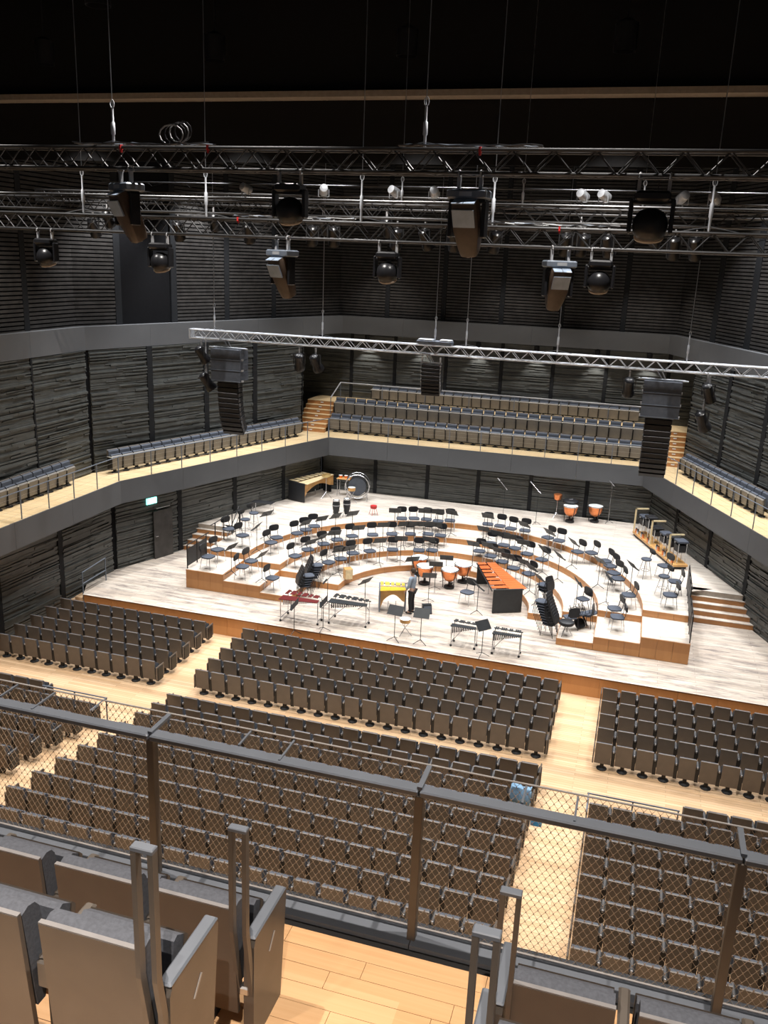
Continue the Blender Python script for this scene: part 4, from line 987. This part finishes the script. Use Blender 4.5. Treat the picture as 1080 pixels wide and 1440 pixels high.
# tumbled heap on the far wing: chairs tipped over each other
for k, (px, py, z, rx, ry, rz) in enumerate(((800, 884, L[1], 0, 0, .6), (822, 880, L[1], 0, 0, 1.5), (812, 866, L[1] + 0.42, 2.6, 0, .8), (826, 864, L[1] + 0.46, 2.9, 0, 1.9), (818, 858, L[1] + .2, 0, 0, 2.4))):
    p = at(px, py, z); o = stackk.place((p.x, p.y, z + (0.5 if rx else 0)), rz, f'black stacking chair in the jumbled heap on the lowest riser wing, {["under the front", "at the side", "tipped over", "upside down on top", "at the rear", "nested on the front one"][k]}', 'chair', 'jumbled heap of chairs'); o.rotation_euler = (rx, ry, rz)

# keyboard percussion: bars one by one
def keyboard(name, label, p0, p1, z, h, wlo, whi, barmat, nb, framemat, style, cat='marimba'):
    """p0, p1: floor points under the low and the high end"""
    p0 = Vector((p0.x, p0.y, 0)); p1 = Vector((p1.x, p1.y, 0)); d = p1 - p0; ln = d.length; ang = math.atan2(d.y, d.x)
    o = empty(name, (p0.x, p0.y, z), ang); tag(o, label, cat)
    step = ln / nb
    bm = MB().cbox((0, 0, 0), (1, 1, 1), 0.06).mesh('bar', barmat)
    for i in range(nb):
        w = wlo + (whi - wlo) * i / nb; x = step * (i + .5)
        part(bm, 'bar', o, (x, -w * 0.02 - 0.13 - w * .22, h), (0, 0, 0), (step * .86, w * .62, 0.022))
        if i % 7 in (0, 1, 3, 4, 5) and i < nb - 1: part(bm, 'bar', o, (x + step / 2, w * 0.27, h + 0.035), (0, 0, 0), (step * .80, w * .56, 0.022))
    for s_, y0, y1 in ((-1, -wlo * .55, -whi * .55), (1, wlo * .58, whi * .58)):
        MB().tube((-0.02, y0, h - 0.03), (ln + 0.02, y1, h - 0.03), 0.022, 6).build('rail', framemat, o)
    if style == 'open':
        for x, w in ((0.02, wlo), (ln - 0.02, whi)):
            for s_ in (-1, 1):
                MB().tube((x, s_ * w * .5, h - .03), (x, s_ * w * .5, 0.05), 0.018, 5).build('leg', 'chrome', o)
                MB().lathe([(0.03, 0), (0.045, .03), (0.03, .07)], 8, None, (x, s_ * w * .5, 0)).build('caster', 'chair_black', o)
            MB().tube((x, -w * .5, 0.12), (x, w * .5, 0.12), 0.015, 5).build('stretcher', 'chrome', o)
        MB().tube((0.05, 0, 0.15), (ln * .5, 0, h - .1), 0.012, 5).build('brace', 'chrome', o)
        r = MB()
        for i in range(nb): r.tube((step * (i + .5), -wlo * .15, h - 0.02), (step * (i + .5), -wlo * .15, h - 0.08 - 0.28 * (1 - i / nb)), step * .36, 6)
        r = r.build('resonator', framemat if framemat != 'chrome' else 'aluminium', o); r['kind'] = 'stuff'
    else:
        for x, w in ((0.0, wlo), (ln, whi)): MB().cbox((x, 0, h / 2 + 0.02), (0.05, w * 1.05, h - 0.0), .012).build('end_frame', framemat, o)
        pts = [(0.03, h - .02), (ln - .03, h - .02), (ln - .03, h * .45)]
        n = 10; pts += [(ln - 0.03 - (ln - .06) * (0.12 + 0.76 * i / n), h * (.5 + .26 * math.sin(PI * i / n))) for i in range(n + 1)] + [(0.03, h * .16)]
        T = Matrix(((1, 0, 0, 0), (0, 0, 1, 0), (0, 1, 0, 0), (0, 0, 0, 1)))
        m = MB(); m.prism(pts, -wlo * .42, -wlo * .42 + 0.03, T); m.build('resonator', 'resonator_wood' if style == 'arch' else framemat, o)
        r = MB()
        for i in range(nb): r.tube((step * (i + .5), 0.06, h - 0.02), (step * (i + .5), .06, h - 0.1 - h * .5 * (1 - i / nb)), step * .38, 6)
        r = r.build('resonator_pipes', 'brass' if style == 'arch' else framemat, o); r['kind'] = 'stuff'
        for x in (ln * .35, ln * .65): MB().tube((x, 0.1, h * .3), (x, 0.1, 0.0), 0.018, 5).build('leg', 'chrome', o)
    return o
keyboard('xylophone', 'dark red barred xylophone on a silver stand at the stage front', at(399, 868, L[0]), at(450, 876, L[0]), L[0], 0.90, 0.72, 0.42, 'bar_red', 22, 'chrome', 'open', 'xylophone')
keyboard('vibraphone', 'black barred vibraphone on silver legs at the stage front', at(466, 872, L[0]), at(517, 880, L[0]), L[0], 0.88, 0.66, 0.40, 'bar_dark', 20, 'truss_black', 'open', 'vibraphone')
keyboard('vibraphone', 'golden yellow barred vibraphone with arched wood panel, beside the standing person', at(533, 856, L[0]), at(569, 857, L[0]), L[0], 0.92, 0.70, 0.45, 'bar_yellow', 17, 'rail_grey', 'arch', 'vibraphone')
keyboard('marimba', 'orange barred marimba angled across the stage centre right of the timpani', at(712, 862, L[0]), at(679, 822, L[0]), L[0], 0.95, 1.10, 0.55, 'bar_orange', 24, 'stand_black', 'panel', 'marimba')
keyboard('marimba', 'large pale cream marimba by the corner of the back wall', at(417, 705, L[4]), at(460, 691, L[4]), L[4], 0.96, 0.95, 0.5, 'bar_cream', 24, 'chair_black', 'arch', 'marimba')
keyboard('glockenspiel', 'small black glockenspiel table nearest the stage edge, beside a low stand', at(635, 905, L[0]), at(669, 911, L[0]), L[0], 0.80, 0.42, 0.32, 'bar_dark', 14, 'stand_black', 'open', 'glockenspiel')
keyboard('glockenspiel', 'small black glockenspiel table nearest the tall chair stack', at(692, 916, L[0]), at(731, 922, L[0]), L[0], 0.80, 0.42, 0.32, 'bar_dark', 14, 'stand_black', 'open', 'glockenspiel')
# timpani
def timpano(R):
    def f():
        o = empty('timpano')
        MB().lathe([(0.05, 0.28), (R * .55, 0.34), (R * .85, 0.48), (R, 0.72), (R, 0.78)], 20, capt=False).build('bowl', 'copper', o, True)
        MB().lathe([(R + .03, 0.775), (R + .035, 0.80), (R, 0.815)], 20, capb=False, capt=False).build('hoop', 'chrome', o, True)
        MB().lathe([(R + .005, 0.806), (R * .5, 0.812)], 20).build('head', 'drum_skin', o)
        for k in range(3):
            a = PI / 6 + k * 2 * PI / 3; c, s_ = math.cos(a), math.sin(a)
            MB().path([((R + .02) * c, (R + .02) * s_, 0.76), (R * .8 * c, R * .8 * s_, 0.40), (R * .75 * c, R * .75 * s_, 0.04)], 0.02, 5).build('leg', 'stand_black', o)
        MB().lathe([(0.22, 0.02), (0.22, 0.08), (0.05, 0.12), (0.04, .3)], 12).build('base', 'stand_black', o)
        MB().box((0, -R * .8, 0.08), (0.1, 0.3, 0.03)).build('pedal', 'stand_black', o)
        return o
    return f
tk = Kind(timpano(0.34))
for i, (px, py, lab) in enumerate(((590.5, 783, 'copper kettle drum with pale head, farthest back of the front four'), (598, 795, 'copper kettle drum with pale head beside the low music stand'), (633, 800, 'copper kettle drum with pale head in the middle of the stage'), (652, 793, 'copper kettle drum with pale head next to the orange marimba'))):
    p = at(px, py, L[0] + 0.81); o = tk.place((p.x, p.y, L[0]), face_to(p), lab, 'timpano'); o.scale = (1.0, 1.0, 1.0)
for px, py, lab in ((803, 711, 'bright copper kettle drum against the back wall'), (838, 711, 'paler copper kettle drum against the back wall by a thin stand')):
    p = at(px, py, L[4] + 0.81); tk.place((p.x, min(p.y, 14.75), L[4]), face_to(p), lab, 'timpano')
p = at(786, 700, L[4] + 0.8)
o = empty('small_drum', (p.x, min(p.y, 14.8), L[4])); tag(o, 'small copper drum on a stand left of the copper kettle drums', 'drum')
MB().lathe([(.05, 0.85), (.16, .9), (.2, 1.05), (.2, 1.15)], 14, Matrix.Rotation(.0, 4, 'X')).build('shell', 'copper', o, True)
MB().tube((0, 0, 0.1), (0, 0, 0.9), 0.015, 5).build('pole', 'chrome', o)
for k in range(3): MB().tube((0, 0, .25), (.25 * math.cos(k * 2.1), .25 * math.sin(k * 2.1), 0), .012, 4).build('leg', 'chrome', o)
o = empty('drum_case', (at(803, 700, L[4] + .9).x + 0.05, 14.72, L[4] + 0.83)); tag(o, 'dark padded lid lying on the bright copper drum', 'cover')
MB().lathe([(0.36, 0), (0.37, 0.08), (0.33, 0.13), (0.1, 0.15)], 16).build('pad', 'chair_black', o, True); MB().tube((-.1, 0, .14), (.1, 0, .18), .015, 5).build('handle', 'arm_grey', o)
# congas, bass drum, hand percussion at the back
def conga():
    o = empty('conga_drum')
    MB().lathe([(0.10, 0.12), (0.16, 0.45), (0.18, 0.65), (0.15, 0.86)], 14).build('shell', 'chair_black', o, True)
    MB().lathe([(0.158, 0.82), (0.16, 0.87), (0.15, 0.875)], 14).build('hoop', 'chrome', o)
    MB().lathe([(0.148, 0.872), (0.05, 0.88)], 14).build('head', 'drum_skin', o)
    MB().lathe([(0.183, 0.60), (0.185, 0.64)], 14).build('band', 'arm_grey', o)
    for k in range(3): MB().tube((.16 * math.cos(k * 2.1), .16 * math.sin(k * 2.1), .4), (.24 * math.cos(k * 2.1), .24 * math.sin(k * 2.1), 0), .014, 5).build('leg', 'chrome', o)
    return o
ck = Kind(conga)
for px, py, lab in ((473, 703, 'black conga drum with pale head nearer the cream marimba'), (488, 701, 'black conga drum with pale head farther from the cream marimba')):
    p = at(px, py, L[4] + .87); ck.place((p.x, p.y, L[4]), 0, lab, 'drum')
p = at(502, 703, L[4]); o = empty('bass_drum', (p.x, p.y, L[4]), 0.25); tag(o, 'large bass drum in a round chrome frame by the back wall', 'drum')
T = Matrix.Rotation(PI / 2, 4, 'X')
MB().lathe([(0.46, -0.22), (0.46, 0.22)], 24, T, (0, 0, 0.75), capb=False, capt=False).build('shell', 'chair_black', o, True)
for s_, nm in ((-1, 'head'), (1, 'head')): MB().lathe([(0.45, 0), (0.2, 0.01)], 24, T, (0, s_ * 0.215, 0.75)).build(nm, 'speaker_cab', o)
for s_ in (-1, 1):
    MB().path([(0.60 * math.cos(a), s_ * 0.26, 0.75 + 0.60 * math.sin(a)) for a in [2 * PI * i / 24 for i in range(24)]], 0.022, 6, True).build('frame_ring', 'chrome', o)
    MB().tube((s_ * 0.5, -0.3, 0.05), (s_ * 0.5, 0.3, 0.05), 0.02, 5).build('base_bar', 'chrome', o)
    for q in (-1, 1): MB().tube((s_ * 0.5, q * .26, 0.05), (s_ * 0.5, q * .26, 0.45), 0.02, 5).build('leg', 'chrome', o)
p = at(500, 700, L[4]); o = empty('snare_drum', (p.x + .1, p.y - 0.95, L[4])); tag(o, 'wooden snare drum on a chrome stand before the bass drum', 'drum')
MB().lathe([(0.18, 0.62), (0.18, 0.78)], 16).build('shell', 'resonator_wood', o, True); MB().lathe([(0.18, 0.782), (0.05, 0.785)], 16).build('head', 'drum_skin', o)
for k in range(3): MB().path([(.16 * math.cos(k * 2.1), .16 * math.sin(k * 2.1), .62), (0, 0, .35), (.28 * math.cos(k * 2.1), .28 * math.sin(k * 2.1), 0)], .012, 4).build('leg', 'chrome', o)
def tables(px, py, z, w, d, h, label, topm='chair_black', items=()):
    p = at(px, py, z); o = empty('percussion_table', (p.x, p.y, z)); tag(o, label, 'table')
    MB().cbox((0, 0, h), (w, d, 0.04), .01).build('top', topm, o)
    for sx in (-1, 1):
        for sy in (-1, 1): MB().tube((sx * (w / 2 - .04), sy * (d / 2 - .04), h), (sx * (w / 2 - .04), sy * (d / 2 - .04), 0), .016, 5).build('leg', 'chrome', o)
        MB().tube((sx * (w / 2 - .04), -d / 2 + .04, .2), (sx * (w / 2 - .04), d / 2 - .04, .2), .012, 4).build('stretcher', 'chrome', o)
    return o
t1 = tables(485, 697, L[4], 0.8, 0.45, 0.9, 'small percussion table between the cream marimba and the bass drum', 'resonator_wood')
p1_ = t1.location
for k, (dx, dy, c, lab) in enumerate(((-.25, 0, 'copper', 'first small copper bongo on the percussion table'), (.02, .05, 'copper', 'second small copper bongo on the percussion table'), (.27, -.02, 'resonator_wood', 'small wooden drum on the percussion table'))):
    o = empty('bongo', (p1_.x + dx, p1_.y + dy, L[4] + .92)); MB().lathe([(.08, 0), (.1, .13)], 12, capt=False).build('shell', c, o, True); MB().lathe([(.1, .13), (.04, .135)], 12).build('head', 'drum_skin', o); tag(o, lab, 'drum')
o = empty('cymbal_stand', (p1_.x - 0.75, p1_.y - 0.75, L[4])); tag(o, 'brass cymbal on a tilted stand beside the cream marimba', 'cymbal')
MB().lathe([(0.24, 0), (0.1, .02), (.03, .04)], 16, Matrix.Rotation(.3, 4, 'X'), (0, 0, 1.15)).build('cymbal', 'brass', o, True); MB().tube((0, 0, .1), (0, 0, 1.17), .012, 5).build('pole', 'chrome', o)
for k in range(3): MB().tube((0, 0, .3), (.3 * math.cos(k * 2.1), .3 * math.sin(k * 2.1), 0), .012, 4).build('leg', 'chrome', o)
tables(370, 722, L[4], 1.0, 0.40, 0.55, 'low black bench by the exit-sign-side wall')
o = empty('red_stand', (at(525, 724, L[4]).x, at(525, 724, L[4]).y, L[4])); tag(o, 'small red drum on a low stand near the top riser edge', 'drum')
MB().lathe([(.14, .32), (.16, .36), (.16, .46), (.1, .48)], 14).build('shell', 'red_paint', o, True)
for k in range(4): MB().tube((.12 * math.cos(k * 1.57), .12 * math.sin(k * 1.57), .34), (.22 * math.cos(k * 1.57), .22 * math.sin(k * 1.57), 0), .011, 4).build('leg', 'red_paint', o)
# snare drum and its neighbours at the stage front
p = at(570, 870, L[0] + .62); o = empty('snare_drum', (p.x, p.y, L[0])); tag(o, 'pale headed snare drum on a stand at the stage front', 'drum')
MB().lathe([(.19, .5), (.19, .62)], 16).build('shell', 'resonator_wood', o, True); MB().lathe([(.19, .622), (.05, .625)], 16).build('head', 'drum_skin', o)
for k in range(3): MB().path([(.16 * math.cos(k * 2.1), .16 * math.sin(k * 2.1), .5), (0, 0, .28), (.26 * math.cos(k * 2.1), .26 * math.sin(k * 2.1), 0)], .012, 4).build('leg', 'chrome', o)
p = at(600, 862, L[0]); o = empty('monitor_speaker', (p.x, p.y, L[0]), 0.5); tag(o, 'small black wedge speaker on the stage floor behind the person', 'speaker')
MB().extrude_x([(-.15, 0), (.15, 0), (.12, .34), (-.02, .34)], -.17, .17).build('cabinet', 'chair_black', o); MB().box((0, -.09, .17), (.28, .01, .26), Matrix.Rotation(-.35, 4, 'X')).build('grille', 'speaker_cab', o)
p = at(795, 893, L[1]); o = empty('drum_stool', (p.x, p.y, L[1])); tag(o, 'low round black stool at the edge of the lowest riser wing', 'stool')
MB().lathe([(.24, .40), (.27, .44), (.26, .52), (.2, .55)], 16).build('seat', 'chair_black', o, True)
for k in range(3): MB().tube((0, 0, .4), (.24 * math.cos(k * 2.1), .24 * math.sin(k * 2.1), 0), .014, 4).build('leg', 'chrome', o)
p = at(489, 814, L[1]); o = empty('instrument_case', (p.x, p.y, L[1]), 0.6); tag(o, 'small wooden box drum on the lowest riser near its edge', 'drum')
MB().cbox((0, 0, .24), (.32, .32, .44), .012).build('box', 'resonator_wood', o); MB().box((0, -.165, .24), (.28, .008, .4)).build('front_plate', 'bar_cream', o); 
for sx in (-1, 1): MB().box((sx * .12, 0, .01), (.04, .3, .02)).build('foot', 'chair_black', o)
# percussion trolley along the far wall
A = at(889, 752.5, L[4]); B = at(946, 801, L[4]); d = Vector((B.x - A.x, B.y - A.y)); u = d.normalized(); ang = math.atan2(u.y, u.x)
nrm = Vector((-u.y, u.x)); nrm = nrm if nrm.x > 0 else -nrm
wd = 0.62; c = Vector((A.x, A.y)) + d / 2 + nrm * wd / 2
o = empty('percussion_trolley', (c.x, c.y, L[4]), ang); tag(o, 'long low wooden trolley with uprights along the far wall', 'trolley')
MB().box((0, 0, 0.16), (d.length, wd, 0.09)).build('deck', 'resonator_wood', o)
MB().box((0, 0, 0.07), (d.length - .1, wd - .08, 0.07)).build('underframe', 'chair_black', o)
sgn = 1 if (Matrix.Rotation(-ang, 2) @ nrm).y < 0 else -1
for k in range(3):
    xx = -d.length / 2 + .05 + k * (d.length * .42)
    MB().box((xx, sgn * (wd / 2 - .03), 0.75), (0.06, 0.06, 1.1)).build('upright', 'bar_cream', o)
    MB().box((xx, 0, 1.27), (0.06, wd, 0.06)).build('crossbar', 'bar_cream', o)
def on_trolley(t, s_): q = Vector((A.x, A.y)) + d * t + nrm * (wd * s_); return (q.x, q.y, L[4] + 0.206)
for k, (t, lab) in enumerate(((.08, 'black equipment crate at the rear end of the percussion trolley'), (.22, 'second black equipment crate on the percussion trolley'), (.38, 'third black equipment crate on the percussion trolley'), (.60, 'fourth black equipment crate on the percussion trolley'), (.75, 'fifth black equipment crate on the percussion trolley'), (.92, 'black equipment crate at the front end of the percussion trolley'))):
    x_, y_, z_ = on_trolley(t, .60); q = empty('equipment_crate', (x_, y_, z_), ang); h = (.8, .95, .7, .75, .85, .9)[k]
    MB().cbox((0, 0, h), (.50, .44, .10), .02).build('lid', 'chair_seat' if k in (0, 3, 5) else 'chair_black', q)
    MB().cbox((0, 0, h * .68), (.42, .38, h * .35), .02).build('drawer', 'chair_black', q)
    for sx in (-1, 1):
        for sy in (-1, 1): MB().tube((sx * .2, sy * .17, h), (sx * .2, sy * .17, 0), .016, 5).build('leg', 'chrome', q)
    tag(q, lab, 'crate')
    for w in range(2):
        x2, y2, z2 = on_trolley(t - .02 + .04 * w, .09); q2 = empty('bottle_drum', (x2, y2, z2)); MB().lathe([(.05, 0), (.055, .16), (.04, .2)], 10).build('body', ('copper', 'chrome')[(k + w) % 2], q2, True); MB().lathe([(.042, .2), (.042, .225)], 10).build('cap', 'chair_black', q2); tag(q2, f'small {"copper" if (k + w) % 2 == 0 else "silver"} percussion canister on the trolley before the {ORD[k + 1]} crate', 'canister')
# thin microphone stands
for k, (px, py, lv, h, lab) in enumerate(((707, 728, 4, 1.5, 'tall microphone stand behind the third riser chairs'), (753, 737, 4, 1.6, 'tall microphone stand nearer the copper kettle drums'), (855, 735, 4, 1.9, 'thin silver stand beside the pale copper drum'))):
    p = at(px, py, L[lv]); o = empty('microphone_stand', (p.x, p.y, L[lv])); tag(o, lab, 'microphone stand')
    MB().tube((0, 0, .02), (0, 0, h), .011, 5).build('pole', 'stand_black' if k != 2 else 'chrome', o); MB().tube((.12, -.1, h - .08), (-.35, .25, h + .28), .010, 5).build('boom', 'chrome', o)
    MB().tube((-.30, .21, h + .24), (-.44, .31, h + .34), .022, 6).build('microphone', 'arm_grey', o)
    for q in range(3): MB().tube((0, 0, .12), (.24 * math.cos(q * 2.1), .24 * math.sin(q * 2.1), 0.01), .010, 4).build('leg', 'stand_black', o)
# stage side railings
for s_, lab in ((-1, 'black stage railing beside the risers, exit-sign side'), (1, 'black stage railing beside the risers and far stage stairs')):
    o = empty('stage_railing', (s_ * 9.36, 2.2, L[3])); tag(o, lab, 'railing')
    y1 = 6.9 if s_ > 0 else 6.9
    n = 7
    for k in range(n):
        yy = (y1 - 0.0 - 2.2) * k / (n - 1); zz = 0 if yy + 2.2 < YC else L[4] - L[3]
        MB().box((0, yy, zz + .48), (.035, .035, .96)).build('post', 'iron_black', o)
        if k < n - 1 and not (s_ < 0 and k > 1): MB().box((0, yy + .39, zz + .45), (.02, .70, .70)).build('cloth_panel', 'chair_black', o)
    MB().tube((0, 0, .96), (0, YC - 2.25, .96), .02, 5).build('rail', 'iron_black', o); MB().tube((0, YC - 2.1, .96 + .25), (0, y1 - 2.2, .96 + .25), .02, 5).build('rail', 'iron_black', o)
o = empty('stair_rail', (-9.5, 6.0, L[0])); tag(o, 'dark sloping handrail of the stage stairs, exit-sign side', 'railing')
for yy, zz in ((0, 0), (1.1, 1.0)): MB().tube((0, yy, zz), (0, yy, zz + 1.0), .02, 5).build('post', 'iron_black', o)
MB().tube((0, 0, 1.0), (0, 1.1, 2.0), .022, 6).build('rail', 'iron_black', o); MB().tube((0, 0, .55), (0, 1.1, 1.55), .018, 6).build('rail', 'iron_black', o)

# ---------------------------------------------------------------- the person
def skinned(name, verts, edges, radii, material, parent, root=0, sub=2):
    me = bpy.data.meshes.new(name); me.from_pydata(verts, edges, []); me.materials.append(MATS[material])
    o = bpy.data.objects.new(name, me); COL.objects.link(o); o.parent = parent
    sk = o.modifiers.new('skin', 'SKIN'); sd = o.modifiers.new('sub', 'SUBSURF'); sd.levels = sub; sd.render_levels = sub; sk.use_smooth_shade = True
    for i, r in enumerate(radii): 
        rr_ = r if isinstance(r, tuple) else (r, r); me.skin_vertices[0].data[i].radius = rr_; me.skin_vertices[0].data[i].use_root = (i == root)
    return o
p = at(578, 862, L[0]); pe = empty('person', (p.x, p.y, L[0]), math.radians(75)); tag(pe, 'person in grey-blue shirt and black trousers standing beside the golden vibraphone', 'person')
# body (skin): hands, neck, head ; faces local +y
B = [(0, 0, .95), (0, -.01, 1.12), (0, -.01, 1.32), (0, 0, 1.44), (0, .02, 1.50), (.17, 0, 1.40), (.23, .02, 1.14), (.22, .16, .94), (.22, .20, .88), (-.17, 0, 1.40), (-.23, .02, 1.14), (-.21, .14, .93), (-.21, .18, .87), (.09, 0, .90), (.10, .03, .50), (.10, -.02, .09), (-.09, 0, .90), (-.10, .02, .50), (-.11, -.03, .09), (.10, .13, .04), (-.11, .12, .04), (0, .03, 1.58), (0, .035, 1.68)]
E_ = [(0, 1), (1, 2), (2, 3), (3, 4), (3, 5), (5, 6), (6, 7), (7, 8), (3, 9), (9, 10), (10, 11), (11, 12), (0, 13), (13, 14), (14, 15), (0, 16), (16, 17), (17, 18), (15, 19), (18, 20), (4, 21), (21, 22)]
Rr = [(.13, .10), (.12, .09), (.15, .10), (.09, .07), .05, .06, .045, .032, .032, .06, .045, .032, .032, .085, .058, .042, .085, .058, .042, .035, .035, (.07, .088), (.066, .085)]
skinned('body', B, E_, Rr, 'skin_tone', pe)
Bs = [(0, 0, .92), (0, -.01, 1.12), (0, -.01, 1.32), (0, 0, 1.43), (.17, 0, 1.40), (.23, .02, 1.14), (.222, .13, .99), (-.17, 0, 1.40), (-.23, .02, 1.14), (-.215, .11, .98)]
skinned('shirt', Bs, [(0, 1), (1, 2), (2, 3), (3, 4), (4, 5), (5, 6), (3, 7), (7, 8), (8, 9)], [(.16, .12), (.145, .11), (.17, .12), (.10, .085), .075, .06, .048, .075, .06, .048], 'shirt_grey', pe)
Bt = [(0, 0, .97), (.09, 0, .88), (.10, .03, .50), (.10, -.02, .08), (-.09, 0, .88), (-.10, .02, .50), (-.11, -.03, .08)]
skinned('trousers', Bt, [(0, 1), (1, 2), (2, 3), (0, 4), (4, 5), (5, 6)], [(.15, .115), .10, .075, .065, .10, .075, .065], 'trouser_black', pe)
for s_, y0 in ((1, -.02), (-1, -.03)): MB().cbox((s_ * .105, y0 + .07, .035), (.10, .27, .07), .03).build('shoe', 'chair_black', pe)
MB().lathe([(0.0, .105), (.06, .095), (.098, .05), (.105, 0), (.09, -.05), (.075, -.075)], 14, Matrix.Translation((0, -.012, 1.675)) @ Matrix.Diagonal((.82, 1.0, 1, 1))).build('hair', 'hair_brown', pe, True)
for s_ in (-1, 1):
    MB().lathe([(.0, -.008), (.011, 0), (0, .008)], 6, None, (s_ * .03, .118, 1.655)).build('eye', 'hair_brown', pe)
    MB().cbox((s_ * .075, .02, 1.64), (.014, .035, .05), .006).build('ear', 'skin_tone', pe)
    for k in range(5):
        dx = (-.028, -.01, .008, .026, .04)[k]; ln = (.055, .065, .062, .05, .03)[k]
        MB().path([(s_ * .217 + dx * .4, .195 + dx, .875), (s_ * .217 + dx * .4, .205 + dx, .875 - ln * .6), (s_ * .217 + dx * .4, .19 + dx, .875 - ln)], .008, 5).build('finger', 'skin_tone', pe)
MB().extrude_x([(.118, 1.60), (.14, 1.605), (.118, 1.65)], -.012, .012).build('nose', 'skin_tone', pe)
MB().box((0, .118, 1.578), (.04, .006, .008)).build('mouth', 'red_paint', pe)
bpy.context.view_layer.update()
